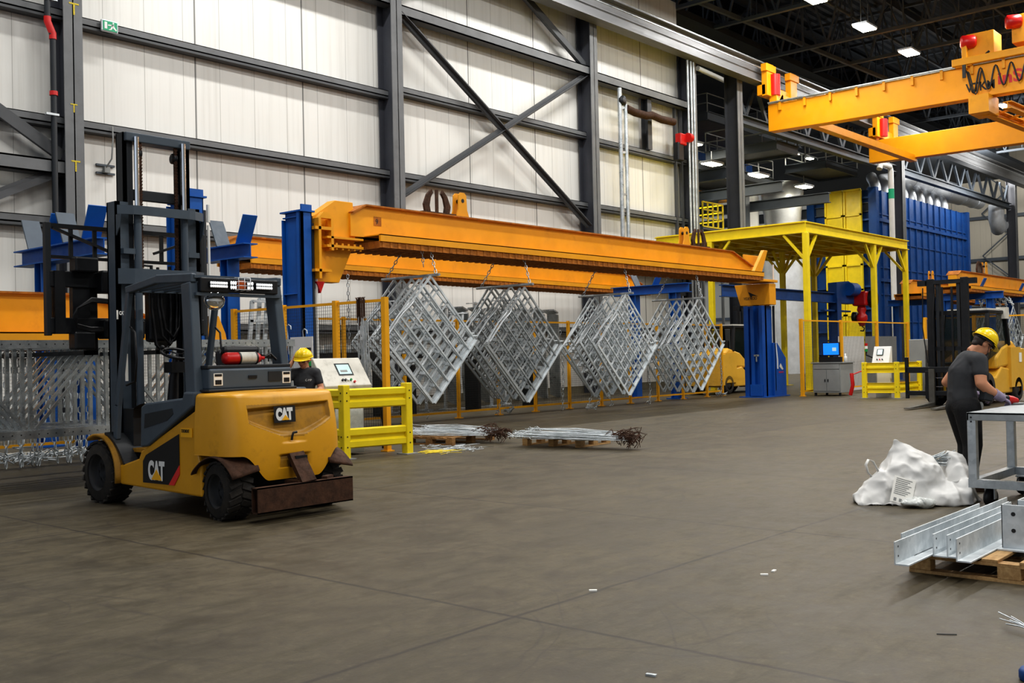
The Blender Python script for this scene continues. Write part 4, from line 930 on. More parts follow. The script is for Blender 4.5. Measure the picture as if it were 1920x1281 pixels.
# ---- chains, rope and wire litter below the load
rnd = random.Random(11)
for k in range(15):
    x = 12+k*12.6; zz = .66; Y = 15.3+.1*(k % 3); a = at(x, 800, Y=Y); a.z = 1.72; b = Vector((a.x+rnd.uniform(-.15, .15), Y, .04))
    mid = (a+b)/2+Vector((rnd.uniform(-.1, .1), 0, 0))
    single('hanging_chain', chain_mb([a, mid, b], .10, .010, .030), M['galvw'], 'loose chain hanging from the low beam to the floor beneath the load', 'chain', 'chains beneath the truck load')
mb = MB()
for k in range(240):
    x = rnd.uniform(3.2, 9.0); y = rnd.gauss(16.2, .3); p = Vector((x, y, .02+abs(rnd.gauss(0, .07)))); mb.tube([p, p+Vector((rnd.uniform(-.2, .2), rnd.uniform(-.15, .15), rnd.uniform(-.01, .12))), p+Vector((rnd.uniform(-.3, .3), rnd.uniform(-.2, .2), rnd.uniform(-.01, .04)))], .012, 4)
single('wire_offcut_heap', mb, M['galvw'], 'tangled pale chain and wire offcuts on the floor beneath the load', 'wire offcuts', kind='stuff')
ra, rb = at(-40, 859, Z=.05), at(185, 842, Z=.05); mb = MB(); n = 60
for s in range(3): mb.tube([ra.lerp(rb, k/n)+Vector((0, math.cos(k*1.1+s*2.1)*.02, math.sin(k*1.1+s*2.1)*.02)) for k in range(n+1)], .024, 6)
single('floor_rope', mb, M['rope'], 'thick pale rope stretched along the floor beyond the truck wheel', 'rope')

# ================================================================== console, guard rail and pallets
def guard(label, p, q, r=None, h=1.12, n=2):
    """two posts with corrugated rails; an optional third post makes a return"""
    t = thing('guard_rail', label, 'guard rail', ((p[0]+q[0])/2, (p[1]+q[1])/2, 0), 0, None)
    P = [Vector((*p, 0)), Vector((*q, 0))]+([Vector((*r, 0))] if r else [])
    for a in P:
        po = obj('post', MB().bx(a.x-.065, a.x+.065, a.y-.065, a.y+.065, 0, h), M['safety'], t, bevel=.012)
        obj('base_plate', MB().bx(a.x-.12, a.x+.12, a.y-.12, a.y+.12, 0, .015), M['grey'], t)
        b = MB()
        for z in (.18, .34, .88, 1.0):
            b.cyl((a.x, a.y-.07, z), (a.x, a.y-.063, z), .012, 8); b.cyl((a.x-.07, a.y, z), (a.x-.063, a.y, z), .012, 8)
        obj('bolt_heads', b, M['ink'], po)
    def rail(a, b):
        d = (b-a).normalized(); s = Vector((d.y, -d.x, 0))
        for z0 in (.16, .76):
            pr = [(0, .30), (.045, .28), (.045, .20), (.0, .17), (.0, .13), (.045, .10), (.045, .02), (0, .0)]
            mb = MB()
            for (u, v), (u2, v2) in zip(pr, pr[1:]):
                mb.add([a+s*(u+.01)+Vector((0, 0, z0+v)), b+s*(u+.01)+Vector((0, 0, z0+v)), b+s*(u2+.01)+Vector((0, 0, z0+v2)), a+s*(u2+.01)+Vector((0, 0, z0+v2))], [(0, 1, 2, 3)])
            o = obj('corrugated_rail', mb, M['safety'], t, fix=False, weld=True); md = o.modifiers.new('thick', 'SOLIDIFY'); md.thickness = .006; md.offset = 0
    rail(P[0], P[1])
    if r: rail(P[2], P[0])
    return t
g1 = guard('yellow corrugated guard rail around the control console near the truck', (10.12, 12.17), (11.22, 11.97), (9.84, 13.3))
cs = thing('control_console', 'grimy white control console with a small screen, behind the yellow guard by the truck', 'control console', (10.45, 12.75, 0))
obj('desk', MB().prism([(10.02, 12.48, 1.10), (10.02, 12.78, 1.53), (10.02, 13.1, 1.53), (10.02, 13.1, .98), (10.02, 12.52, .98)], (.93, 0, 0)), M['offw'], cs, bevel=.012)
obj('pedestal', MB().bx(10.12, 10.9, 12.62, 13.05, .03, .98), M['grey'], cs, bevel=.01)
obj('pedestal_door', MB().bx(10.3, 10.86, 12.6, 12.62, .25, .9), M['galvw'], cs)
sl = Vector((0, .30, .43)).normalized(); nn = Vector((0, -.43, .30)).normalized()
def onp(u, v, d=.004): return Vector((10.02+u, 12.48, 1.10))+sl*v+nn*d
def pquad(name, u0, u1, v0, v1, m, par, d=.004): return obj(name, MB().add([onp(u0, v0, d), onp(u1, v0, d), onp(u1, v1, d), onp(u0, v1, d)], [(0, 1, 2, 3)]), m, par, fix=False)
sb = pquad('screen_bezel', .36, .66, .19, .42, M['blk'], cs); pquad('screen_glass', .385, .635, .215, .395, M['lcd'], sb, .007); pquad('screen_readout', .42, .56, .25, .29, M['grey'], sb, .009)
for k, m in enumerate(('black', 'black', 'white', 'green', 'red')):
    p = onp(.38+.055*k, .10 if k < 4 else .06, .0); obj('push_button', MB().cyl(p, p+nn*.03, .018, 10), M[m], cs)
sk = thing('stack_light', 'red, amber and green signal light on the side of the near console', 'signal light', (9.93, 12.75, 1.36))
for k, (m, z) in enumerate((('green', 1.42), ('amber', 1.50), ('red', 1.58))): obj('lens', MB().cyl((9.93, 12.75, z), (9.93, 12.75, z+.075), .034, 14), M[m], sk)
obj('light_cap', MB().cyl((9.93, 12.75, 1.655), (9.93, 12.75, 1.70), .036, 14), M['black'], sk); obj('light_bracket', MB().cyl((9.93, 12.75, 1.36), (9.93, 12.75, 1.42), .034, 14).tube([(9.93, 12.75, 1.38), (10.0, 12.76, 1.33), (10.04, 12.77, 1.33)], .025), M['black'], sk)
mb = MB()
for k in range(5): mb.tube([(10.1+.012*k, 12.55, 1.0), (10.02+.01*k, 12.42, .92), (9.98+.012*k, 12.4, .7), (10.0, 12.6, .1)], .012, 6)
single('console_cable_bundle', mb, M['flg'], 'grey cable bundle drooping from the near console desk', 'cable')
mb = MB(); mb.tube([at(735, 755, Y=12.9), at(737, 790, Y=12.9), at(733, 800, Y=12.9)], .03); single('drain_hose', MB().tube([(11.55, 12.9, .02), (11.56, 12.88, .35), (11.5, 12.9, .75)], .03), M['black'], 'black hose standing beside the fence post behind the guard', 'hose')

def pallet(label, loc, rot, sx=1.2, sy=1., m='wood', group=None):
    t = thing('wooden_pallet', label, 'pallet', loc, rot, group)
    nb = 6
    for k in range(nb):
        y = -sy/2+.06+(sy-.12)*k/(nb-1); obj('deck_board', MB().bx(-sx/2, sx/2, y-.05, y+.05, .118, .138), M[m], t, local=True, bevel=.003)
    for x in (-sx/2+.05, 0, sx/2-.05):
        obj('stringer_board', MB().bx(x-.05, x+.05, -sy/2, sy/2, .098, .118), M[m], t, local=True)
        for y in (-sy/2+.07, 0, sy/2-.07): obj('block', MB().bx(x-.05, x+.05, y-.07, y+.07, .02, .098), M[m], t, local=True, bevel=.004)
        obj('bottom_board', MB().bx(x-.05, x+.05, -sy/2, sy/2, 0, .02), M[m], t, local=True)
    return t
pallet('pale wooden pallet on the open floor, carrying a bundle of wires', (13.72, 10.75, 0), math.radians(95), 1.15, .95)
pallet('wooden pallet beside the yellow guard post, covered with wires', (13.2, 12.95, 0), math.radians(8), 1.3, 1.0, 'woodd')
def wires(label, a, b, n, spread, z, seed):
    rnd = random.Random(seed); mb = MB(); a = Vector((a[0], a[1], 0)); b = Vector((b[0], b[1], 0)); d = (b-a).normalized(); s = Vector((-d.y, d.x, 0))
    for k in range(n):
        o = rnd.gauss(0, spread); z0 = z+abs(rnd.gauss(0, .05)); st = rnd.uniform(-.15, .15)
        p = a+d*rnd.uniform(-.12, .35)+s*o; e = b+d*rnd.uniform(-.3, .1)+s*(o*.7+rnd.gauss(0, .05))
        m = p.lerp(e, .5); pts = [p+Vector((0, 0, z0+.03))-d*.05+s*rnd.uniform(-.08, .08), p+Vector((0, 0, z0+rnd.uniform(0, .06))), m+Vector((0, 0, z0+rnd.uniform(-.01, .05))), e+Vector((0, 0, z0))]
        mb.tube(pts, .006, 4)
        if k % 3 == 0:
            h = [e+Vector((0, 0, z0)), e+d*.14+Vector((0, 0, z0+rnd.uniform(-.06, .10))), e+d*.24+s*rnd.uniform(-.1, .1)+Vector((0, 0, z0+rnd.uniform(-.10, .08))), e+d*.20+s*rnd.uniform(-.12, .12)+Vector((0, 0, max(.02, z0-.10+rnd.uniform(-.05, .1))))]
            mb.tube(h, .0055, 5, mi=1)
            mb.tube([x+Vector((rnd.uniform(-.05, .05), rnd.uniform(-.05, .05), rnd.uniform(-.01, .03))) for x in h], .0055, 5, mi=1)
        if k % 4 == 0:
            q = p+Vector((0, 0, z0)); mb.tube([q, q-d*.1+Vector((0, 0, .06)), q-d*.16+s*.06+Vector((0, 0, .03)), q-d*.1+s*.08], .006, 4)
    o = single('wire_hook_bundle', mb, [M['wire'], M['rust']], label, 'wire bundle', kind='stuff')
    return o
wires('bright hooked wires with rusty ends heaped on the pale pallet on open floor', at(985, 818, Z=.17), at(1170, 822, Z=.17), 110, .2, .14, 1)
wires('bright hooked wires with rusty ends heaped on the pallet beside the guard', at(775, 812, Z=.17), at(925, 812, Z=.17), 110, .24, .14, 2)
mb = MB(); rnd = random.Random(21)
for k in range(90):
    p = at(rnd.gauss(845, 28), rnd.gauss(841, 3.2), Z=.006); mb.tube([p, p+Vector((rnd.uniform(-.15, .15), rnd.uniform(-.15, .15), .01)), p+Vector((rnd.uniform(-.2, .2), rnd.uniform(-.2, .2), 0))], .004, 4)
for k in range(24):
    p = at(rnd.uniform(782, 830), rnd.gauss(849, 1.5), Z=.006); mb.tube([p, p+Vector((rnd.uniform(.0, .3), rnd.uniform(-.08, .08), .01)), p+Vector((rnd.uniform(.2, .6), rnd.uniform(-.08, .08), 0))], .004, 4, mi=1)
single('wire_clippings', mb, [M['wire'], M['safety']], 'wire clippings and yellow ties scattered beside the guard post', 'wire clippings', kind='stuff')
# ================================================================== the far side: canopy, second truck, cabinet, hoist, furnace
cn = thing('canopy_frame', 'big open yellow steel canopy on posts beyond the far tower', 'steel canopy', (40, 19.5, 0))
zc = 6.12; cx0, cx1, cy0, cy1 = 35.1, 45.05, 16.36, 22.7
mb = MB()
for y in (cy0, cy1): mb.ibeam((cx0, y, zc-.2), (cx1, y, zc-.2), .2, .4, .03, .03)
for x in (cx0, cx1): mb.ibeam((x, cy0, zc-.2), (x, cy1, zc-.2), .2, .4, .03, .03)
obj('roof_frame', mb, M['safety'], cn)
mb = MB()
for k in range(1, 7): y = cy0+(cy1-cy0)*k/7; mb.ibeam((cx0, y, zc-.2), (cx1, y, zc-.2), .16, .32, .02, .02)
for x in (38.2, 41.3): mb.ibeam((x, cy0, zc-.25), (x, cy1, zc-.25), .16, .3, .02, .02)
obj('roof_joists', mb, M['safety'], cn)
obj('roof_sheet', MB().bx(cx0, cx1, cy0, cy1, zc, zc+.03), M['safety'], cn)
for (x, y) in ((35.1, 16.36), (41.4, 16.40), (44.9, 16.40), (35.1, 20.25), (41.1, 20.25), (44.2, 20.25)):
    p = obj('post', MB().bx(x-.10, x+.10, y-.10, y+.10, 0, zc-.4), M['safety'], cn, bevel=.015)
    b = MB()
    for dx, dy in ((1, 0), (-1, 0), (0, 1), (0, -1)):
        if cx0-.3 < x+dx < cx1+.3 and cy0-.3 < y+dy < cy1+.3: b.bar((x+dx*.1, y+dy*.1, zc-1.3), (x+dx*.85, y+dy*.85, zc-.42), .09, .09)
    obj('knee_braces', b, M['safety'], cn); obj('foot_plate', MB().bx(x-.25, x+.25, y-.25, y+.25, 0, .02), M['safety'], cn)
# mesh fence in front of the canopy
fcx = [31.35, 34.45, 37.6, 40.7]
for i in range(3): fence_panel(['mesh panel behind the computer cabinet', 'mesh panel behind the far control console', 'mesh panel at the canopy, beside the second truck'][i], (fcx[i], 14.85), (fcx[i+1], 14.85), 2.45, group='mesh panels before the canopy', sides=(1, 1 if i == 2 else 0), pw=.10)
for k, (a, b) in enumerate(((35.2, 37.4), (37.6, 40.6))): single('white_board_panel', MB().bx(a, b, 15.25, 15.29, .0, 1.95), M['grey' if k else 'white'], ['white board standing behind the mesh near the computer', 'grey board standing behind the mesh near the canopy post'][k], 'board panel', 'boards behind the mesh')
# cabinet, monitor and keyboard shelf
cb = thing('tool_cabinet', 'grey two-door steel cabinet with a computer on top, by the mesh fence', 'cabinet', (32.2, 14.2, 0))
obj('carcass', MB().bx(31.72, 32.7, 13.72, 14.66, .1, 1.05), M['grey'], cb, bevel=.01); obj('worktop', MB().bx(31.68, 32.74, 13.68, 14.7, 1.05, 1.08), M['grey'], cb)
for y0, y1 in ((13.76, 14.18), (14.2, 14.62)): d = obj('door', MB().bx(31.70, 31.72, y0, y1, .16, .84), M['grey'], cb); obj('door_handle', MB().box((31.69, y0+.38 if y0 < 14 else y0+.04, .5), (.02, .03, .08)), M['black'], d)
obj('drawer', MB().bx(31.70, 31.72, 13.76, 14.62, .87, 1.02), M['grey'], cb)
for x in (31.78, 32.64):
    for y in (13.78, 14.6): obj('leg', MB().bx(x-.03, x+.03, y-.03, y+.03, 0, .1), M['blk'], cb)
mo = thing('computer_monitor', 'flat monitor with a bright blue screen on the grey cabinet', 'monitor', (32.1, 14.2, 1.08))
obj('bezel', MB().bx(32.0, 32.05, 13.86, 14.44, 1.28, 1.72), M['black'], mo); obj('screen', MB().bx(31.994, 32.0, 13.89, 14.41, 1.32, 1.69), M['screen'], mo); obj('screen_window', MB().bx(31.99, 31.994, 13.97, 14.10, 1.44, 1.55), M['lcd'], mo)
obj('stand', MB().bx(32.05, 32.1, 14.1, 14.2, 1.1, 1.4).bx(32.0, 32.25, 14.0, 14.3, 1.08, 1.1), M['black'], mo)
single('keyboard_box', MB().bx(31.85, 31.98, 13.76, 14.5, 1.08, 1.25), M['black'], 'black equipment box under the blue monitor on the cabinet', 'equipment box')
single('spray_bottle', MB().lathe([(0, 0), (.05, 0), (.05, .17), (.02, .2), (.02, .27), (0, .27)], (32.3, 13.8, 1.08), n=12), M['white'], 'small white bottle on the cabinet beside the monitor', 'bottle')
# far guard rail and console
guard('yellow corrugated guard rail around the far control console beside the second truck', (30.62, 11.52), (30.5, 12.45), (32.3, 11.45), 1.08)
c2 = thing('control_console', 'small white control console with tilted screen, behind the far yellow guard', 'control console', (31.4, 12.1, 0))
obj('desk', MB().prism([(31.0, 11.9, 1.05), (31.22, 11.9, 1.55), (31.3, 11.9, 1.55), (31.3, 11.9, 1.0), (31.02, 11.9, 1.0)], (0, .52, 0)), M['white'], c2, bevel=.01); obj('pedestal', MB().bx(31.1, 31.28, 11.95, 12.35, 0, 1.0), M['grey'], c2)
sc = obj('screen_bezel', MB().bar((31.08, 12.2, 1.28), (31.17, 12.2, 1.47), .2, .012, (-1, 0, .4)), M['blk'], c2); obj('screen_glass', MB().bar((31.08, 12.2, 1.30), (31.155, 12.2, 1.455), .15, .018, (-1, 0, .4)), M['lcd'], sc)
for k in range(3): obj('push_button', MB().cyl((31.03, 12.1+.08*k, 1.15), (31.0, 12.1+.08*k, 1.165), .02, 8), M[('black', 'red', 'black')[k]], c2)
obj('electrical_box', MB().bx(30.98, 31.1, 11.86, 12.26, .42, .76), M['white'], c2)
s2 = thing('stack_light', 'red and green signal light on a bracket beside the far console', 'signal light', (31.2, 12.7, 1.25))
for k, (m, z) in enumerate((('green', 1.40), ('white', 1.49), ('red', 1.58))): obj('lens', MB().cyl((31.2, 12.66, z), (31.2, 12.66, z+.08), .045, 12), M[m], s2)
obj('light_bracket', MB().tube([(31.2, 12.66, 1.40), (31.2, 12.66, 1.3), (31.2, 12.46, 1.22), (31.22, 12.40, 1.22)], .03), M['black'], s2)
# small red hose reel and stuff by the guard
single('red_hose_bundle', MB().tube([(30.5, 12.85, .75), (30.45, 12.8, .4), (30.5, 12.9, .1)], .06).tube([(30.5, 12.8, .72), (30.8, 12.7, .8), (31.1, 12.5, .8)], .02), M['red'], 'red hose hanging at the corner of the far guard rail', 'hose')
# jib arm with red hoist
jb = thing('jib_crane', 'dark blue jib arm with blue motor under the canopy', 'jib crane', (41.2, 18.0, 0))
obj('post', MB().ibeam((41.2, 18.0, 0), (41.2, 18.0, 3.6), .4, .4, .03, .03, (0, 1, 0)), M['dblue'], jb); obj('arm', MB().ibeam((31.9, 18.0, 3.62), (42.6, 18.0, 3.62), .24, .42, .03, .02), M['dblue'], jb); obj('arm_bracket', MB().prism([(41.0, 17.8, 3.4), (42.9, 17.8, 3.4), (42.9, 17.8, 4.2), (42.2, 17.8, 4.35), (41.0, 17.8, 4.25)], (0, .4, 0)).bx(40.0, 42.6, 17.9, 18.1, 3.05, 3.12), M['dblue'], jb, bevel=.02)
obj('arm_motor', MB().cyl((41.9, 17.7, 4.0), (42.6, 17.7, 4.0), .28, 16), M['blue'], jb)
hs = thing('chain_hoist', 'red chain hoist hanging from the blue jib arm', 'hoist', (43.0, 17.7, 2.6))
mb = MB(); mb.box((43.0, 17.6, 3.62), (.6, .62, .62)); obj('gear_housing', mb, M['red'], hs, bevel=.08); obj('drum', MB().cyl((43.25, 17.3, 3.6), (43.25, 17.1, 3.6), .38, 20), M['blk'], hs)
mb = MB(); mb.lathe([(0, 3.3), (.16, 3.3), (.2, 3.15), (.14, 3.0), (.22, 2.9), (.24, 2.75), (.16, 2.6), (.1, 2.45), (0, 2.45)], (43.0, 17.6, 0)); obj('hook_block', mb, M['red'], hs); obj('hook_guard', MB().lathe([(0, -.08), (.22, -.08), (.22, .08), (0, .08)], (43.0, 17.9, 2.85), (0, 1, 0)), M['blk'], hs); obj('hook', MB().tube([(43.0, 17.6, 2.45), (43.0, 17.5, 2.35), (43.0, 17.56, 2.24), (43.0, 17.68, 2.26)], .03), M['blk'], hs)

# ---- second truck: forks towards the open floor
def truck(label, loc, rz):
    t = thing('forklift', label, 'forklift', loc, rz, None)
    def o(n, mb, m, par=t, bevel=0.): return obj(n, mb, m, par, bevel=bevel, local=True)
    y = 'fly2'
    o('chassis', MB().prism([(-.15, -.62, .25), (2.9, -.62, .25), (2.9, -.62, .8), (1.5, -.62, .95), (1.1, -.62, .7), (-.15, -.62, .7)], (0, 1.24, 0)), M[y], bevel=.04)
    mb = MB(); mb.grid(lambda u, v: (lambda a: (2.75+(.75-.1*v)*abs(math.sin(a))**.5, -.68*math.copysign(abs(math.cos(a))**.4, math.cos(a)), .32+1.08*v))(PI*u), 30, 8); mb.grid(lambda u, v: (lambda a: (2.75+.65*abs(math.sin(a))**.5*(1-v), -.68*math.copysign(abs(math.cos(a))**.4, math.cos(a))*(1-v), 1.40+.12*v))(PI*u), 30, 4); mb.bx(2.0, 2.76, -.68, .68, .4, 1.45)
    o('counterweight', mb, M[y], bevel=.0); o('counterweight_label', MB().bx(2.6, 2.8, -.69, -.685, 1.05, 1.3), M['paper'])
    o('hood', MB().prism([(1.2, -.6, .9), (2.75, -.6, 1.0), (2.9, -.6, 1.35), (2.4, -.6, 1.62), (1.6, -.6, 1.45), (1.2, -.6, 1.2)], (0, 1.2, 0)), M[y], bevel=.06)
    def w(x, yy, r, wd):
        mb = MB(); mb.lathe([(r*.55, 0), (r*.9, 0), (r, wd*.15), (r, wd*.85), (r*.9, wd), (r*.55, wd)], (x, yy-wd/2, r), (0, 1, 0), 28); q = o('wheel', mb, M['rubber']); o('wheel_hub', MB().lathe([(0, .02), (r*.3, .03), (r*.55, .06), (r*.56, wd-.06), (r*.3, wd-.03), (0, wd-.02)], (x, yy-wd/2, r), (0, 1, 0), 20), M['rim'], q)
    for s in (-1, 1): w(.25, s*.58, .42, .32); w(2.55, s*.55, .34, .26)
    o('cab_frame', MB().bar((.45, -.58, .9), (.75, -.55, 2.35), .08, .1, (0, 1, 0)).bar((.45, .58, .9), (.75, .55, 2.35), .08, .1, (0, 1, 0)).bar((2.1, -.58, 1.5), (1.95, -.55, 2.35), .1, .12, (0, 1, 0)).bar((2.1, .58, 1.5), (1.95, .55, 2.35), .1, .12, (0, 1, 0)).bx(.7, 2.02, -.6, .6, 2.33, 2.42).bx(.5, .6, -.58, .58, 1.0, 1.1), M['blk'], bevel=.02)
    o('front_glass', MB().bar((.50, 0, 1.05), (.76, 0, 2.32), 1.02, .01, (-1, 0, .2)), M['glass']); o('side_glass', MB().prism([(.55, -.57, 1.1), (2.0, -.57, 1.5), (1.93, -.55, 2.3), (.8, -.55, 2.3)], (0, .01, 0)), M['glass']); o('side_glass', MB().prism([(.55, .56, 1.1), (2.0, .56, 1.5), (1.93, .55, 2.3), (.8, .55, 2.3)], (0, .01, 0)), M['glass'])
    o('seat', MB().box((1.5, 0, 1.3), (.5, .5, .15)).box((1.75, 0, 1.6), (.12, .48, .6)), M['black'], bevel=.04)
    o('roof_lamp', MB().bx(.85, 1.9, -.5, .5, 2.42, 2.47).bx(1.75, 2.0, -.66, -.42, 2.2, 2.5), M['offw']); o('beacon', MB().cyl((2.05, -.2, 1.55), (2.05, -.2, 1.75), .05, 12), M['red'])
    for s in (-1, 1):
        yy = s*.42
        o('outer_mast', MB().bx(-.42, -.22, yy-.05, yy+.05, .15, 3.22).bx(-.44, -.40, yy-.09, yy+.09, .15, 3.22), M['blk'], bevel=.01); o('inner_mast', MB().bx(-.40, -.24, yy-s*.16-.04, yy-s*.16+.04, .2, 3.10).cyl((-.2, yy-s*.1, .3), (-.2, yy-s*.1, 3.0), .04, 10), M['flgd'])
        o('lift_chain', MB().bx(-.45, -.42, s*.12-.025, s*.12+.025, .6, 3.0), M['blk'])
        o('fork', MB().bx(-.75, -.69, s*.32-.07, s*.32+.07, .03, .95).prism([(-.70, s*.32-.07, .03), (-2.25, s*.32-.07, .03), (-2.25, s*.32-.07, .05), (-.70, s*.32-.07, .12)], (0, .14, 0)), M['forkm'])
    [o('mast_tie', MB().bx(a, b, -.42, .42, c, c+.1), M['blk']) for a, b, c in ((-.44, -.3, 3.08), (-.3, -.2, 2.3), (-.4, -.3, 1.4))]
    o('mast_lamp', MB().box((-.42, .62, 3.12), (.14, .2, .14)).box((-.42, -.62, 3.12), (.14, .2, .14)).bar((-.4, -.6, 3.14), (-.4, .6, 3.14), .03, .03).tube([(-.44, .3, 3.0), (-.5, .34, 2.2), (-.5, .34, 1.0)], .018).tube([(-.44, .6, 3.0), (-.47, .62, 2.0), (-.5, .5, 1.1)], .015), M['blk'])
    cg = o('fork_carriage', MB().bx(-.68, -.60, -1.0, 1.0, .85, 1.0).bx(-.68, -.60, -1.0, 1.0, .28, .40).bx(-.68, -.6, -1.02, -.94, .2, 1.25).bx(-.68, -.6, .94, 1.02, .2, 1.25).bx(-.7, -.58, -.12, -.02, .25, .9).bx(-.7, -.58, .3, .5, .2, .9).bx(-.7, -.58, -.5, -.34, .2, .9), M['blk'], bevel=.01)
    o('carriage_bolts', MB().bx(-.71, -.70, .05, .22, .72, .735).bx(-.71, -.70, .05, .22, .50, .515).bx(-.71, -.70, -.3, -.16, .62, .635), M['chrome'], cg)
    return t
truck('second yellow forklift with black mast and closed cab, forks lowered on the open floor', (27.15, 8.72, 0), math.radians(-3))
for o_ in list(COL.objects):
    if o_.name.startswith('forklift.001'): dup(o_, (34.95, 18.75, 0), math.radians(180), 'third yellow forklift with dark cab, half hidden behind the far blue tower')
# ---- crates and cartons near the second truck
single('carton_box', MB().bx(32.6, 33.2, 10.6, 11.2, 1.0, 1.7), M['woodd'], 'brown carton seen behind the second forklift mast', 'carton'); 
single('metal_cart', MB().bx(32.5, 33.3, 10.5, 11.25, .0, 1.0), M['blk'], 'black equipment cart under the brown carton behind the second forklift', 'cart')
single('grey_enclosure', MB().bx(32.7, 33.3, 11.4, 11.9, 0, 1.75), M['grey'], 'grey electrical enclosure beside the canopy behind the second forklift', 'enclosure', bevel=.02)
for i in range(3): fence_panel(['mesh panel behind the second forklift, outermost one', 'middle mesh panel behind the second forklift', 'mesh panel behind the second forklift next to the canopy'][i], (33.6+.0*i, 7.2+1.5*i), (33.6, 8.7+1.5*i), 2.4, group='mesh panels behind the second truck', sides=(1, 1 if i == 2 else 0), pw=.1)
for k in range(4):
    z = .12+.27*k; single('white_crate', MB().bx(34.4, 35.6, 7.0, 8.6, z, z+.17), M['white'], ['white slatted crate at the frame edge behind the second forklift, bottom one', 'white slatted crate behind the second forklift, second up', 'white slatted crate behind the second forklift, third up', 'white slatted crate behind the second forklift, top one'][k], 'crate', 'white crates behind the second truck')
    single('crate_spacer', MB().bx(34.5, 34.6, 7.1, 8.5, z-.10 if k else 0, z).bx(35.4, 35.5, 7.1, 8.5, z-.10 if k else 0, z), M['blk'], 'dark spacer strip between the white crates behind the second truck', 'spacer', 'spacers of the white crates')
# ---- far lifting beams on their cradles and the racks on them
b4 = lifting_beam('orange lifting beam at the frame edge over the second forklift', 0, 19, 3.93, False, hooks=((4.2, 'eye'), (3.5, 'claw'))); b4.location = (43.2, 13.9, 0)
b5 = lifting_beam('far orange lifting beam beyond the canopy posts', 0, 14, 3.93, False, hooks=((3.4, 'eye'),)); b5.location = (47.0, 17.2, 0)
cradle('blue cradle stand with tall post at the frame edge', 51., 12.4, 15.4, 3.6, (13.9,), (13.9,))
cradle('blue cradle stand beyond the canopy posts', 48.6, 15.8, 18.6, 3.6, (16.6, 18.2), (17.2,))
cradle('blue cradle stand behind the second forklift mast', 45.4, 12.6, 15.2, 3.6, (13.1, 14.8), (13.9,))
for k in range(6):
    src = [o_ for o_ in COL.objects if o_.name == 'diamond_rack'][0]
    dup(src, (48.6+.05*k, 13.1+.28*k, 1.9), label=['galvanised rack under the frame-edge beam, first one', 'second galvanised rack under the frame-edge beam', 'third galvanised rack under the frame-edge beam', 'fourth galvanised rack under the frame-edge beam', 'fifth galvanised rack under the frame-edge beam', 'last galvanised rack under the frame-edge beam'][k], group='racks under the frame-edge beam')
    for s in (0, 1): single('hanging_chain', chain_mb([(48.6+.05*k, 13.1+.28*k, 3.26), (48.2+.8*s, 13.4+.2*k, 3.66)], .09, .02, .035), M['galvw'], 'chain pair holding the racks under the frame-edge beam', 'chain', 'chains under the frame-edge beam')
# ---- furnace enclosure with yellow doors
fu = thing('furnace_enclosure', 'huge deep blue ribbed furnace housing beyond the canopy', 'furnace', (72, 28, 0))
X0, X1, Y0, Y1, Z1 = 63.7, 81.7, 25.0, 29.6, 11.5
obj('shell', MB().bx(X0+.3, X1, Y0+.16, Y1, 0, Z1), M['dblue'], fu)
mb = MB(); n = 15
for k in range(n+1): x = X0+(X1-X0)*k/n; mb.bx(x-.04, x+.04, Y0+.06, Y0+.3, 0, Z1)
for z in (1.6, 3.2, 4.9, 6.6, 8.3, 10.0): mb.bx(X0, X1, Y0+.10, Y0+.3, z-.04, z+.04)
for z in (5.8, 9.6): mb.bx(X0, X1, Y0+.02, Y0+.3, z-.1, z+.1)
obj('side_ribs', mb, M['dblue'], fu)
mb = MB()
for k in range(8): z = 1.2+1.4*k; mb.bx(X0, X0+.3, Y0+.2, Y1, z-.06, z+.06)
obj('front_ribs', mb, M['dblue'], fu)
for x, y in ((X0, Y0), (X1-.3, Y0), (X0, Y1-.5)): obj('corner_post', MB().bx(x-.05, x+.4, y-.05, y+.45, 0, Z1+.1), M['dblue'], fu)
for a, b in ((25.85, 27.0), (27.05, 28.25)):
    d = obj('door_leaf', MB().bx(X0-.15, X0-.05, a, b, .3, 11.5), M['safety'], fu); r = MB()
    for k in range(8): z = .4+1.58*k; r.bx(X0-.25, X0-.15, a, b, z, z+.12)
    r.bx(X0-.25, X0-.15, a, a+.12, .3, 11.5); r.bx(X0-.25, X0-.15, b-.12, b, .3, 11.5); obj('door_ribs', r, M['safety'], d)
# exhaust ducts over the furnace
md = thing('exhaust_duct', 'fat silver exhaust duct snaking over the blue furnace', 'duct', (76, 26.8, 11.6))
pts = [at(x, y, Y=26.6) for x, y in ((1634, 358), (1652, 338), (1690, 335), (1722, 340), (1752, 352), (1785, 362), (1812, 372), (1835, 380))]
mb = MB(); mb.tube(pts, [.35, .42, .5, .55, .75, .8, .6, .55], 20)
for k in range(1, 8):
    a, b = pts[k-1], pts[k]; c = a.lerp(b, .5); t_ = (b-a).normalized(); mb.tube([c-t_*.04, c+t_*.04], (.40, .48, .55, .68, .8, .74, .62)[k-1], 20)
obj('main_run', mb, M['alu'], md)
for k in range(9):
    x = 66.3+k*1.62; mb = MB(); c = Vector((x, 26.0, 11.5)); mb.tube([c+Vector((0, 0, .12)), c+Vector((0, 0, .45)), c+Vector((.12, .15, .85)), c+Vector((.4, .4, 1.15)), c+Vector((.9, .6, 1.3))], .34, 14); obj('duct_elbow', mb, M['alu'], md)
single('hanging_duct', MB().tube([at(1868, 385, Y=25), at(1868, 410, Y=25), at(1872, 428, Y=25), at(1880, 420, Y=25)], .6, 16), M['alu'], 'short silver duct bend hanging by the far column', 'duct')
pp = thing('white_pipe', 'white vertical pipe with top elbow in front of the blue furnace', 'pipe', (62.9, 23.75, 0))
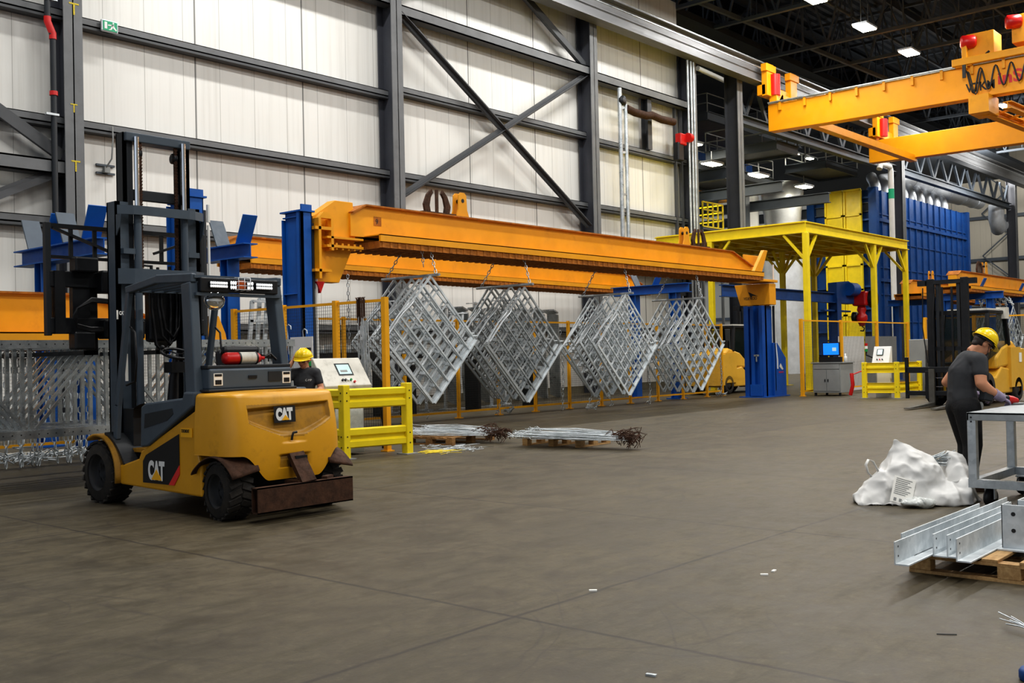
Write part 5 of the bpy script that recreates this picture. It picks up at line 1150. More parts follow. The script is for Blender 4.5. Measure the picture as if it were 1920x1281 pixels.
obj('pipe_run', MB().tube([(62.9, 23.7, .0), (62.9, 23.7, 12.3), (62.75, 23.7, 12.55), (61.3, 23.7, 12.55), (61.1, 23.7, 12.2)], .17, 14), M['pipew'], pp); obj('green_band', MB().cyl((62.9, 23.7, 10.6), (62.9, 23.7, 11.2), .178, 14), M['signg'], pp)
# ---- annex: platforms, lamps, silo, stack, balcony
def platform(label, pts, z, rails=True):
    t = thing('steel_platform', label, 'platform', (sum(p[0] for p in pts)/len(pts), sum(p[1] for p in pts)/len(pts), z), 0, 'steel platforms in the annex')
    obj('deck', MB().prism([(x, y, z-.3) for x, y in pts], (0, 0, .3)), M['grating'], t)
    e = MB(); n = len(pts)
    for k in range(n):
        a = Vector((*pts[k], z-.2)); b = Vector((*pts[(k+1) % n], z-.2)); e.ibeam(a, b, .2, .5, .04, .03)
    obj('edge_beam', e, M['truss'], t)
    if rails:
        r = MB()
        for k in range(n):
            a = Vector((*pts[k], z)); b = Vector((*pts[(k+1) % n], z))
            for h in (.55, 1.1): r.bar(a+Vector((0, 0, h)), b+Vector((0, 0, h)), .05, .05)
            m = max(2, int((b-a).length/1.8))
            for j in range(m): p = a.lerp(b, j/m); r.bar(p, p+Vector((0, 0, 1.1)), .05, .05)
        obj('handrail', r, M['grey'], t)
    return t
platform('upper steel platform with grey handrail, above the lamps in the annex', ((50, 24.8), (50, 29.0), (52.5, 29.0), (52.5, 24.8)), 12.45)
platform('long lower platform beneath the lamps beside the annex column', ((49, 29.3), (49, 33), (58.5, 33), (58.5, 29.3)), 12.0)
platform('platform stepping down beside the steaming stack', ((52, 33.2), (52, 35), (58.6, 35), (58.6, 33.2)), 11.1, False)
platform('railed platform above the yellow furnace doors', ((58.8, 26), (58.8, 28.6), (63.4, 28.6), (63.4, 26)), 12.75)
platform('topmost railed platform near the crane girder end', ((52, 30), (52, 34), (64, 34), (64, 30)), 15.2)
for k, (x, y, z, s) in enumerate(((48.7, 27.9, 11.5, 1.0), (54., 27.9, 11.5, 1.), (59.8, 27.9, 11.5, 1.), (52.6, 28.6, 12.6, .7), (48.2, 28.6, 12.6, .7), (58.9, 28., 13.4, .5), (60.9, 28., 13.4, .5))):
    t = thing('platform_lamp', ['lamp under the annex platform nearest the wall end', 'lamp under the annex platform, middle of the lower row', 'lamp under the annex platform above the steaming stack', 'lamp behind the lower platform beside the thick column', 'lamp by the wall end above the lower platform', 'small lamp under the crane girder end', 'second small lamp under the crane girder end'][k], 'lamp', (x, y, z), 0, 'annex platform lamps')
    obj('housing', MB().box((x, y, z+.08), (1.3*s, .75*s, .12)), M['alu'], t); obj('diffuser', MB().box((x, y, z), (1.15*s, .6*s, .04)), M['lamp'], t); obj('hanger', MB().bar((x, y, z+.1), (x, y, z+.7), .04, .04), M['grey'], t)
    area(x, y, z-.15, .8, .5, 160*s, (1, .95, .82))
single('storage_silo', MB().lathe([(0, 0), (1.0, 0), (1.0, 11.4), (0, 11.4)], (60.2, 32.3, 0), n=32), M['white'], 'pale cylindrical silo standing behind the thick annex column', 'silo')
mb = MB(); mb.lathe([(1.35, 0), (1.35, 8.3), (1.1, 9.6), (1.15, 9.7), (1.2, 10.4), (1.25, 10.5), (1.35, 11.6), (1.15, 12.2)], (61.5, 30.2, 0), n=28); single('exhaust_stack', mb, M['alu'], 'silver exhaust stack with a conical joint behind the canopy', 'stack')
single('annex_column', MB().ibeam((57.0, 30.5, 0), (57.0, 30.5, 11), .5, .5, .04, .03, (0, 1, 0)), M['truss'], 'grey steel column beside the silver exhaust stack', 'column', kind='structure')
for z in (7.6, 10.2): struct('annex_girt', MB().bx(XEND-.5, 72, 45.6, 46, z, z+.5), M['truss'])
for x in (46, 52, 58, 64): struct('annex_girder', MB().ibeam((x, 25.5, 10.4), (x, 45, 10.4), .4, .6, .05, .03), M['truss'])
bl = thing('yellow_balcony', 'small yellow railed balcony seen past the end of the white wall', 'balcony', (47, 27, 7))
mb = MB(); c0 = at(1318, 424, Y=28); c1 = at(1356, 424, Y=28); z0 = c0.z
for h in (0, .45, .9, 1.3): mb.bar((c0.x, 28, z0+h), (c1.x, 28, z0+h), .07, .07); mb.bar((c1.x, 28, z0+h), (c1.x, 30, z0+h), .07, .07)
for k in range(5): x = c0.x+(c1.x-c0.x)*k/4; mb.bar((x, 28, z0), (x, 28, z0+1.3), .07, .07)
obj('handrail', mb, M['safety'], bl); obj('deck', MB().bx(c0.x, c1.x, 28, 30, z0-.15, z0), M['grating'], bl)
for y in (28.1, 29.9): obj('post', MB().bx(c1.x-.12, c1.x, y-.06, y+.06, 0, z0-.15).bx(c0.x, c0.x+.12, y-.06, y+.06, 0, z0-.15), M['grating'], bl)
bl.location = (47, 29, 0)
for ch in bl.children: ch.data.transform(Matrix.Translation((0, -2, 7)))
cyl_ = thing('annex_crane', 'blue and orange crane girder high in the annex', 'crane', (52, 33, 13)); obj('girder', MB().bx(46, 66, 34.6, 35.8, 13.2, 14.6), M['blue'], cyl_); obj('trolley', MB().bx(49, 51, 34.4, 36, 12.6, 13.3).bx(48.6, 50.4, 34.4, 35.9, 14.6, 15.2), M['orange'], cyl_)
for x in (57, 62): obj('winch', MB().cyl((x-1, 35.5, 12.6), (x+1, 35.5, 12.6), .7, 16).bx(x-1.2, x+1.2, 34.9, 36.1, 11.7, 13.2), M['orange'], cyl_)
single('annex_pipe', MB().cyl(at(1308, 128, Y=25.4), at(1358, 151, Y=25.4), .12, 12), M['pipew'], 'white pipe with green band sloping past the wall end', 'pipe')

# ---- overhead travelling cranes
cr = thing('overhead_crane', 'twin-girder orange overhead crane running under the roof', 'crane', (52, 10, 12))
gx, gx2 = 46.0, 59.5
def girder(x, ya, yb, zt, zb, name):
    mb = MB(); mb.prism([(x-.3, ya, zt), (x-.3, yb, zt), (x-.3, yb, zb-.25), (x-.3, ya-3, zb-.05), (x-.3, ya, zb)], (.6, 0, 0)); return obj(name, mb, M['crane'], cr, bevel=.02)
g = girder(gx, 23.05, -22, 13.30, 12.03, 'front_girder'); girder(gx2, 23.55, -22, 13.56, 12.3, 'rear_girder')
obj('tie_beam', MB().bx(gx, gx2, 20.9, 21.3, 12.05, 12.4), M['crane'], cr)
obj('walkway_rail', MB().bar((gx-.42, 23, 13.38), (gx-.42, -22, 13.38), .05, .05).bar((gx-.34, 23, 13.34), (gx-.34, -22, 13.34), .1, .06), M['galv'], cr)
for k in range(14): y = 22.4-k*1.25; obj('rail_bracket', MB().bx(gx-.40, gx-.30, y-.06, y+.06, 12.95, 13.35), M['orange'], cr)
for x, zt, yb in ((gx, 13.3, 22.6), (gx2, 13.56, 23.1)):
    mb = MB(); X = x+.9
    mb.bx(X-1.6, X+1.6, 22.95, 23.4, 13.75, 14.25)
    for s in (-1, 1): mb.bx(X+s*1.25-.35, X+s*1.25+.35, 22.85, 23.15, 13.7, 15.25); mb.bx(X+s*1.25-.5, X+s*1.25+.5, 22.8, 23.1, 14.85, 15.2)
    mb.prism([(x-.3, yb, 13.2), (x+.5, yb, 13.2), (x+1.2, yb, 13.85), (x+.3, yb, 13.85)], (0, .4, 0)); mb.bx(x-.25, x+.45, yb, yb+.4, zt, 13.9)
    obj('end_truck', mb, M['crane'], cr, bevel=.02); obj('travel_motor', MB().cyl((x-.1, 22.75, 13.75), (x-.1, 22.75, 14.75), .25, 16), M['red'], cr)
# hoist trolley, motors, festoon
tr = MB(); ty = 14.0
tr.bx(gx-.6, gx+.9, ty-6, ty+.4, 13.35, 13.65); tr.prism([(gx-.5, ty+.3, 13.3), (gx-.5, ty-.4, 13.3), (gx-.5, ty-.4, 13.65), (gx-.5, ty+.1, 13.65)], (.5, 0, 0)); tr.bx(gx-.2, gx+.9, ty-1.2, ty-.1, 13.7, 14.7); tr.bx(gx-.2, gx+1.2, ty-2.9, ty-1.9, 13.95, 15.1); tr.bx(gx-.55, gx-.35, ty-.2, ty+.0, 13.2, 14.2)
tw = obj('hoist_trolley', tr, M['orange'], cr, bevel=.02)
for dy, dz in ((.05, 14.35), (-1.75, 14.8)): obj('hoist_motor', MB().lathe([(0, 0), (.22, 0), (.28, .05), (.28, .5), (.2, .6), (0, .6)], (gx-.45, ty+dy, dz), (.5, -1, 0), 18), M['red'], tw)
mb = MB(); y = ty-.12; pts = []
for k in range(7):
    d = 1.0-.06*k; y2 = y-.60
    n = 14
    for j in range(n): a = j/n; pts.append((gx-.48, y-.60*a, 13.12-d*(.5-.5*math.cos(2*PI*a))))
    y = y2
mb.tube(pts, .035, 7); mb.tube([(gx-.52, p[1]-.1, p[2]-.08) for p in pts[:14]], .03, 7); mb.tube([(gx-.5, ty-.0, 13.75), (gx-.5, ty-.45, 13.4), (gx-.5, ty-.9, 13.6), (gx-.5, ty-1.1, 13.75)], .05, 8)
for k in range(4): mb.tube([(gx-.56, ty-.05-.03*k, 13.6), (gx-.58, ty-.05-.03*k, 12.8)], .03, 6)
obj('festoon_cable', mb, M['black'], cr)
text('girder_lettering', 'VTKM', .52, (gx-.305, 13.93, 12.22), (0, -1, 0), (0, 0, 1), M['ink'], cr, .003, sx=.85, bold=.01)
text('girder_lettering_red', 'inS', .70, (gx-.306, 12.68, 12.35), (0, -1, 0), (0, 0, 1), M['yred'], cr, .003, sx=1.2, bold=.02)
mb = MB(); mb.bx(45.2, 46.6, 12.9, 13.7, 11.2, 11.95); mb.ibeam((46, 13.2, 11.35), (58, 12.3, 11.35), .35, .35, .04, .03); mb.ibeam((46, 12.4, 11.5), (58, 11.5, 11.5), .35, .3, .04, .03)
for k in range(8): mb.bar((47+1.4*k, 13.1, 11.4), (47+1.4*k, 12.4, 11.5), .08, .08)
obj('under_trolley', mb, M['orange'], cr)
# ---- hall luminaires
for k, (x, y, z) in enumerate(((40.65, 18.3, 16), (45.9, 18.3, 16), (51.4, 18.3, 16), (67.5, 18.3, 16.1))):
    t = thing('high_bay_light', ['twin-panel high bay light at the top edge of the frame', 'twin-panel high bay light above the crane end', 'twin-panel high bay light behind the crane girder', 'twin-panel high bay light between the crane girders'][k], 'ceiling light', (x, y, z), 0, 'high bay lights')
    obj('housing', MB().bx(x-.62, x+.62, y-.34, y+.34, z+.05, z+.14), M['alu'], t)
    for s in (-1, 1): obj('light_panel', MB().bx(x-.58, x+.58, y+s*.17-.14, y+s*.17+.14, z, z+.05), M['lamp'], t)
    obj('hanger', MB().bar((x-.4, y, z+.1), (x-.4, y, z+1.2), .02, .02).bar((x+.4, y, z+.1), (x+.4, y, z+1.2), .02, .02), M['grey'], t)
# ---- things on the long wall
ex = thing('exit_sign', 'green emergency exit sign with running figure, hung on the wall girt', 'exit sign', (12.82, 24.1, 9.76))
obj('sign_box', MB().bx(12.60, 13.04, 24.06, 24.14, 9.72, 10.02), M['alu'], ex, bevel=.03); obj('sign_face', MB().bx(12.635, 13.005, 24.05, 24.06, 9.75, 9.99), M['signg'], ex)
mb = MB(); yy = 24.045
def q2(pts): mb.add([(x, yy, z) for x, z in pts], [tuple(range(len(pts)))])
q2([(12.67, 9.79), (12.74, 9.79), (12.74, 9.96), (12.67, 9.96)]); q2([(12.76, 9.90), (12.92, 9.92), (12.92, 9.89), (12.76, 9.87)]); q2([(12.84, 9.90), (12.90, 9.91), (12.95, 9.84), (12.99, 9.80), (12.97, 9.77), (12.91, 9.82)]); q2([(12.86, 9.88), (12.82, 9.80), (12.78, 9.79), (12.79, 9.77), (12.85, 9.785), (12.90, 9.86)]); mb.cyl((12.90, yy, 9.955), (12.90, yy+.003, 9.955), .022, 12)
obj('running_figure', mb, M['white'], ex, fix=False)
wl = thing('conduit_drop', 'bent conduit with a junction box and two bars on the wall above the forklift', 'conduit', (12.85, 24.2, 6.4))
obj('conduit_pipe', MB().tube([(12.87, 24.12, 7.4), (12.87, 24.1, 7.1), (12.84, 24.12, 6.6), (12.80, 24.3, 6.42)], .02, 8), M['grey'], wl); obj('junction_box', MB().box((12.82, 24.36, 6.35), (.14, .12, .14)), M['grey'], wl)
for z in (6.25, 6.45): obj('unistrut_bar', MB().bx(12.6, 13.08, 24.42, 24.48, z, z+.05), M['truss'], wl)
dp = thing('drain_pipe', 'dark drain pipe with red couplings beside the first wall column', 'pipe', (11.5, 23.95, 1))
obj('pipe_run', MB().tube([(11.14, 23.8, 14.5), (11.14, 23.8, 9.62), (11.26, 23.8, 9.2), (11.26, 23.8, .01)], .07, 12), M['flgd'], dp)
obj('red_elbow', MB().tube([(11.14, 23.8, 9.66), (11.14, 23.8, 9.55), (11.26, 23.8, 9.28), (11.26, 23.8, 9.15)], .085, 12), M['red'], dp); obj('red_coupling', MB().cyl((11.26, 23.8, 7.83), (11.26, 23.8, 7.93), .095, 12), M['red'], dp)
for z in (10.05, 7.35): obj('pipe_clamp', MB().bx(11.05, 11.35, 23.72, 23.8, z, z+.05), M['galv'], dp)
for z, s in ((9.83, .42), (7.5, .3), (6.1, .38)): text('column_chalk_mark', 'T', s, (COLX[0]-.10, 23.745, z), (1, 0, 0), (0, 0, 1), M['chalk'], None, .001)['kind'] = 'structure'
# gate hardware of the last bay
lp = thing('pipe_ladder', 'pair of grey pipes with rungs running down the last wall bay', 'pipe ladder', (34.5, 24.0, 0))
xa, xb = at(1156, 300, Y=24).x, at(1166, 300, Y=24).x
obj('pipe', MB().cyl((xa, 23.78, .02), (xa, 23.78, 12.2), .09, 10), M['galvd'], lp); obj('pipe', MB().cyl((xb, 23.76, .02), (xb, 23.76, 11.6), .08, 10), M['galv'], lp)
for z in (4.2, 6.1, 7.9, 9.6, 11.4): obj('rung', MB().bar((xa, 23.78, z), (xb, 23.76, z+.05), .07, .09), M['galv'], lp)
obj('pulley', MB().lathe([(0, 0), (.2, 0), (.2, .1), (0, .1)], (xa+.1, 23.65, 11.7), (0, 1, 0), 16), M['blk'], lp)
single('flexible_hose', MB().tube([at(1174, 203, Y=23.75), at(1190, 211, Y=23.75), at(1212, 217, Y=23.75), at(1222, 216, Y=23.75), at(1240, 224, Y=23.75), at(1263, 229, Y=23.75)], .16, 12), M['rust'], 'brown flexible hose strung across the last wall bay', 'hose')
for k, x in enumerate((1293, 1299, 1304)): single('wall_conduit', MB().cyl((at(x, 300, Y=23.6).x, 23.6, .02), (at(x, 300, Y=23.6).x, 23.6, 14.3), .05, 8), M['galv'], ['outer conduit running up the last wall column', 'middle conduit running up the last wall column', 'inner conduit running up the last wall column'][k], 'conduit', 'conduits on the last column')
mb = MB(); c0 = at(1277, 262, Y=23.7); mb.box(c0, (.5, .3, .5)); gm = thing('gate_motor', 'red gate motor with black gearbox high on the last wall column', 'motor', c0); obj('motor_case', mb.cyl(c0+Vector((.2, -.2, .1)), c0+Vector((.45, -.2, .1)), .2, 12), M['red'], gm, bevel=.04)
obj('gearbox', MB().box((c0.x-.15, 23.75, c0.z-.55), (.45, .3, .8)), M['black'], gm, bevel=.05)
# ================================================================== the workers
def skin_mb(joints, bones, sub=2, root=0):
    """limbs as overlapping rounds that taper from joint to joint; remesh() then makes them one surface. radius = r or (across, deep)"""
    mb = MB()
    def rr(n): r = joints[n][1]; return Vector((r[1], r[0], min(r))) if hasattr(r, '__len__') else Vector((r, r, r))
    for a, b in bones:
        p, q = Vector(joints[a][0]), Vector(joints[b][0]); ra, rb = rr(a), rr(b); n = max(3, int((q-p).length/max(.005, min(min(ra), min(rb))*.16)))
        for k in range(n+1):
            t = k/n; r = ra.lerp(rb, t); mb.ball(p.lerp(q, t), tuple(r), 16)
    return mb
def remesh(o, size=.012, smooth=4):
    b_ = bmesh.new(); b_.from_mesh(o.data); bmesh.ops.remove_doubles(b_, verts=b_.verts, dist=1e-5); bmesh.ops.recalc_face_normals(b_, faces=b_.faces); b_.to_mesh(o.data); b_.free()
    md = o.modifiers.new('one_surface', 'REMESH'); md.mode = 'VOXEL'; md.voxel_size = size; md.use_smooth_shade = True
    if smooth: s = o.modifiers.new('soften', 'SMOOTH'); s.iterations = smooth; s.factor = .5
    return o
def head_mb(c, R):
    """head at c, R turns local (x ahead, y left, z up) into the body frame"""
    c = Vector(c); mb = MB()
    def P(x, y, z): return c+R @ Vector((x, y, z))
    mb.ball(P(-.01, 0, .03), (.098, .076, .105), 20, R=R); mb.ball(P(.03, 0, -.045), (.066, .058, .07), 16, R=R); mb.ball(P(.062, 0, -.088), (.028, .03, .024), 12, R=R)
    mb.ball(P(.098, 0, -.012), (.020, .013, .026), 10, R=R); mb.ball(P(.088, 0, .012), (.016, .009, .03), 10, R=R)
    for s in (-1, 1): mb.ball(P(-.005, s*.078, -.012), (.024, .012, .034), 10, R=R); mb.ball(P(.060, s*.036, -.03), (.03, .026, .026), 10, R=R)
    mb.ball(P(.084, 0, -.058), (.014, .026, .009), 10, R=R); mb.ball(P(.082, 0, -.071), (.012, .022, .008), 10, R=R)
    mb.cyl(P(-.02, 0, -.03), P(-.045, 0, -.16), .05, 14)
    return mb
def face_bits(t, c, R, glasses=True):
    c = Vector(c)
    def P(x, y, z): return c+R @ Vector((x, y, z))
    for s in (-1, 1):
        obj('eye', MB().ball(P(.081, s*.031, .006), (.009, .014, .009), 10, R=R), M['white'], t, local=True); obj('pupil', MB().ball(P(.088, s*.031, .006), (.004, .006, .006), 8, R=R), M['black'], t, local=True)
        obj('eyebrow', MB().bar(P(.086, s*.015, .028), P(.078, s*.048, .028), .008, .007), M['hair'], t, local=True)
    obj('mouth', MB().ball(P(.093, 0, -.064), (.006, .022, .006), 10, R=R), mat('lips', 'a2584e', .5), t, local=True)
    if glasses:
        mb = MB()
        for s in (-1, 1):
            mb.tube([P(.102, s*.034+.027*math.cos(a*PI/8), .006+.02*math.sin(a*PI/8)) for a in range(16)], .003, 5, closed=True); mb.bar(P(.098, s*.06, .01), P(-.01, s*.082, .005), .004, .006)
        obj('safety_glasses', mb, M['black'], t, local=True)
def helmet(t, c, R, brim=True):
    c = Vector(c); mb = MB(); prof = []
    ax = R @ Vector((0, 0, 1)); o = c+R @ Vector((-.005, 0, .045))
    n = 10
    pr = [(.128*math.cos(a*PI/2/n), .115*math.sin(a*PI/2/n)) for a in range(n+1)]
    mb.lathe(pr, o, ax, 28)
    mb.lathe([(.128, 0), (.140, -.008), (.138, -.012), (.122, -.006)], o, ax, 28)
    vis = MB(); vis.grid(lambda u, v: o+R @ Vector(((.118+.065*v*math.cos((u-.5)*2.2))*math.cos((u-.5)*2.2), (.118+.03*v)*math.sin((u-.5)*2.2), -.006-.02*v)), 14, 3)
    mb.merge(vis)
    for k in (-.03, 0, .03): mb.tube([o+R @ Vector((.118*math.cos(a)*1.02, k, .115*math.sin(a)+.004)) for a in [PI*(.12+.76*j/10) for j in range(11)]], .007, 6)
    h = obj('safety_helmet', mb, M['helmet'], t, local=True); md = h.modifiers.new('thick', 'SOLIDIFY'); md.thickness = .004
    b = MB(); b.lathe([(.112, 0), (.114, -.022), (.108, -.03)], o, ax, 24); obj('helmet_band', b, M['black'], h, local=True)
    return h
def hand_mb(w, d, up, side, curl=.5, spread=.3, s=1.):
    """palm and five bent fingers: wrist w, pointing d, back of hand up, thumb on side"""
    w = Vector(w); d = Vector(d).normalized(); up = Vector(up); up = (up-d*up.dot(d)).normalized(); l = up.cross(d)*side
    mb = MB(); RR = Matrix((d, l, up)).transposed()
    for t, ra in ((0, .026), (.02, .030), (.04, .036), (.06, .038), (.08, .037)): mb.ball(w+d*t*s, (.022*s, ra*s, .016*s), 12, R=RR)
    for k, (off, ln) in enumerate(((.030, .072), (.010, .082), (-.010, .076), (-.030, .058))):
        b = w+d*.075*s+l*off*s; dr = (d+l*(off*spread*6)).normalized(); pts = [b]; a = 0
        for j, f in enumerate((.45, .32, .23)):
            a += curl*(.5+.35*j); q = dr*math.cos(a)-up*math.sin(a); pts.append(pts[-1]+q*ln*f*s)
        mb.tube(pts, [.0095*s, .0092*s, .0085*s, .007*s], 8); mb.ball(pts[-1], .007*s, 8)
    b = w+d*.03*s+l*.03*s; q = (d*.7+l*.7-up*.35*curl).normalized(); q2 = (d*.95+l*.2-up*.4*curl).normalized()
    mb.tube([b, b+q*.035*s, b+q*.035*s+q2*.03*s], [.013*s, .0105*s, .009*s], 8); mb.ball(b+q*.035*s+q2*.03*s, .009*s, 8)
    return mb

# ---- worker bending over the table (local frame: x ahead, y her left, z up)
wk = thing('person', 'person in dark clothes and yellow helmet leaning over the steel table with a grinder', 'person', (11.25, 3.50, 0), math.radians(-47))
J = dict(pel=((-.05, 0, .92), (.155, .135)), waist=((-.06, 0, 1.06), (.14, .125)), chest=((-.045, 0, 1.22), (.15, .13)), up=((.02, 0, 1.35), (.13, .095)), nk=((.09, 0, 1.42), .055),
         sR=((.05, -.17, 1.35), .070), eR=((.03, -.235, 1.12), .058), fR=((.10, -.22, 1.06), .054), wR=((.235, -.17, .985), .036),
         sL=((.04, .17, 1.35), .062), eL=((-.10, .27, 1.12), .048), wL=((.13, .18, .99), .034),
         hR=((-.05, -.085, .86), .125), kR=((-.01, -.10, .48), .082), aR=((-.06, -.11, .09), .045), tR=((.10, -.12, .045), .04),
         hL=((-.05, .085, .86), .125), kL=((.03, .10, .48), .082), aL=((.0, .12, .09), .045), tL=((.16, .13, .045), .04))
BN = [('pel', 'waist'), ('waist', 'chest'), ('chest', 'up'), ('up', 'nk'), ('up', 'sR'), ('sR', 'eR'), ('eR', 'fR'), ('fR', 'wR'), ('up', 'sL'), ('sL', 'eL'), ('eL', 'wL'), ('pel', 'hR'), ('hR', 'kR'), ('kR', 'aR'), ('aR', 'tR'), ('pel', 'hL'), ('hL', 'kL'), ('kL', 'aL'), ('aL', 'tL')]
HR = Matrix.Rotation(math.radians(42), 3, 'Y'); hc = Vector((.175, -.01, 1.525))
mb = skin_mb(J, BN); mb.merge(head_mb(hc, HR)); mb.tube([(.07, 0, 1.36), (.12, 0, 1.45), (.15, 0, 1.50)], .055, 12)
remesh(obj('body', mb, M['skin'], wk, local=True), .011)
q = {n: (J[n][0], tuple(x+.014 for x in J[n][1]) if hasattr(J[n][1], '__len__') else J[n][1]+.013) for n in ('waist', 'chest', 'up', 'sR', 'sL')}
q.update(pel=((-.055, 0, .945), (.172, .150)), cR=((.042, -.205, 1.235), .076), cL=((-.02, .215, 1.24), .070), n2=((.075, 0, 1.40), .066))
sh = skin_mb(q, [('pel', 'waist'), ('waist', 'chest'), ('chest', 'up'), ('up', 'n2'), ('up', 'sR'), ('up', 'sL'), ('sR', 'cR'), ('sL', 'cL')])
remesh(obj('shirt', sh, M['shirt'], wk, local=True), .012, 3)
q = {n: (J[n][0], J[n][1]+.016) for n in ('hR', 'kR', 'hL', 'kL')}; q.update(pel=((-.052, 0, .91), (.166, .146)), aR=((-.055, -.11, .10), .066), aL=((.0, .12, .10), .066))
remesh(obj('trousers', skin_mb(q, [('pel', 'hR'), ('hR', 'kR'), ('kR', 'aR'), ('pel', 'hL'), ('hL', 'kL'), ('kL', 'aL')]), M['trou'], wk, local=True), .012, 3)
for s, (x, y) in ((-1, (-.05, -.11)), (1, (.01, .125))):
    b = MB(); b.ball((x+.0, y, .06), (.06, .05, .06), 14); b.ball((x+.09, y+s*.008, .045), (.10, .05, .045), 14); b.bx(x-.06, x+.18, y-.05, y+.05, 0, .025); remesh(obj('work_boot', b, M['boot'], wk, local=True), .01, 3)
helmet(wk, hc, HR @ Matrix.Rotation(math.radians(-4), 3, 'Y'))
hm = MB(); P = lambda x, y, z: hc+HR @ Vector((x, y, z))
hm.ball(P(-.028, 0, .012), (.088, .080, .085), 18, R=HR); hm.ball(P(-.065, 0, -.045), (.035, .055, .05), 12, R=HR); remesh(obj('hair', hm, M['hair'], wk, local=True), .009, 2)
face_bits(wk, hc, HR)
st = MB(); st.tube([P(.03, -.07, .02), P(.09, -.05, -.08), P(.12, -.02, -.17)], .003, 5); st.tube([P(.05, -.06, .02), P(.13, -.03, -.06), P(.16, -.02, -.16), P(.12, -.03, -.2)], .003, 5); obj('helmet_strap', st, M['black'], wk, local=True)
for s, w_, d_ in ((-1, (.225, -.172, .99), (.85, .25, -.42)), (1, (.12, .185, .995), (.9, -.35, -.25))):
    g = hand_mb(Vector(w_)+Vector(d_).normalized()*.045, d_, (0, s*.3, 1), -s, .75, .15, 1.18); g.tube([Vector(w_)-Vector(d_).normalized()*.05, Vector(w_)+Vector(d_).normalized()*.08], [.058, .044], 14); remesh(obj('work_glove', g, M['glove'], wk, local=True), .006, 2)
obj('hip_badge', MB().ball((.06, -.155, .885), (.03, .006, .042), 12), M['paper'], wk, local=True)
# angle grinder
gr = thing('angle_grinder', 'cordless angle grinder with red guard in the gloved hands on the table', 'angle grinder', (11.25, 3.50, 0), math.radians(-47))
a = Vector((.10, -.20, 1.0)); b = Vector((.42, -.10, .935)); d = (b-a).normalized()
obj('battery', MB().box(a, (.11, .085, .13), Euler((0, .2, .3)).to_matrix()), M['flgd'], gr, local=True, bevel=.012)
obj('motor_body', MB().tube([a+d*.05, a+d*.16, a+d*.28], [.036, .034, .038], 14), M['blk'], gr, local=True)
obj('gear_head', MB().tube([a+d*.27, b+Vector((0, 0, -.005)), b+d*.06], [.04, .045, .03], 14), M['red'], gr, local=True)
obj('disc_guard', MB().lathe([(.0, .0), (.075, .0), (.075, .018), (0, .018)], b+d*.05+Vector((0, 0, -.037)), (0, 0, 1), 24), M['grey'], gr, local=True)
obj('cutting_disc', MB().lathe([(0, 0), (.062, 0), (.062, .004), (0, .004)], b+d*.05+Vector((0, 0, -.043)), (0, 0, 1), 24), M['rust'], gr, local=True)
obj('side_handle', MB().tube([b+Vector((0, 0, 0)), b+Vector((.02, .09, .01)), b+Vector((.03, .15, .01))], .016, 10), M['black'], gr, local=True)

# ---- worker behind the truck, one hand at the helmet
w1 = thing('person', 'person in charcoal shirt and yellow helmet behind the truck, one hand raised to the helmet', 'person', (9.13, 11.83, 0), math.radians(222))
J1 = dict(pel=((-.02, 0, .90), (.14, .11)), waist=((-.01, 0, 1.04), (.125, .10)), chest=((.0, 0, 1.20), (.145, .11)), up=((.0, 0, 1.31), (.12, .085)), nk=((.015, 0, 1.39), .05),
          sR=((.0, -.165, 1.33), .056), eR=((.10, -.30, 1.16), .044), fR=((.10, -.25, 1.33), .038), wR=((.06, -.155, 1.49), .028),
          sL=((.0, .165, 1.33), .056), eL=((.03, .24, 1.09), .044), wL=((.22, .16, 1.06), .03),
          hR=((-.02, -.085, .84), .098), kR=((.0, -.10, .46), .064), aR=((-.03, -.10, .09), .042), tR=((.12, -.11, .045), .038),
          hL=((-.02, .085, .84), .098), kL=((.0, .10, .46), .064), aL=((-.03, .10, .09), .042), tL=((.12, .11, .045), .038))
H1 = Matrix.Rotation(math.radians(-12), 3, 'Z') @ Matrix.Rotation(math.radians(14), 3, 'Y'); h1 = Vector((.045, 0, 1.515))
mb = skin_mb(J1, BN); mb.merge(head_mb(h1, H1)); mb.tube([(.0, 0, 1.33), (.02, 0, 1.42), (.03, 0, 1.47)], .048, 12)
mb.merge(hand_mb((.06, -.155, 1.485), (-.05, .30, .9), (.3, -.9, .2), 1, .25, .2, .95)); mb.merge(hand_mb((.215, .162, 1.06), (.8, -.5, .1), (0, 0, 1), 1, .5, .2, .95))
remesh(obj('body', mb, M['skin'], w1, local=True), .010, 3)
q = {n: (J1[n][0], tuple(x+.014 for x in J1[n][1]) if hasattr(J1[n][1], '__len__') else J1[n][1]+.013) for n in ('waist', 'chest', 'up', 'sR', 'sL')}
q.update(pel=((-.02, 0, .92), (.155, .125)), cR=((.06, -.245, 1.235), .062), cL=((.018, .207, 1.20), .062), n2=((.01, 0, 1.37), .064))
remesh(obj('shirt', skin_mb(q, [('pel', 'waist'), ('waist', 'chest'), ('chest', 'up'), ('up', 'n2'), ('up', 'sR'), ('up', 'sL'), ('sR', 'cR'), ('sL', 'cL')]), M['shirt'], w1, local=True), .012, 3)
q = {n: (J1[n][0], J1[n][1]+.016) for n in ('hR', 'kR', 'hL', 'kL')}; q.update(pel=((-.02, 0, .89), (.15, .12)), aR=((-.03, -.10, .10), .062), aL=((-.03, .10, .10), .062))
remesh(obj('trousers', skin_mb(q, [('pel', 'hR'), ('hR', 'kR'), ('kR', 'aR'), ('pel', 'hL'), ('hL', 'kL'), ('kL', 'aL')]), M['trou'], w1, local=True), .012, 3)
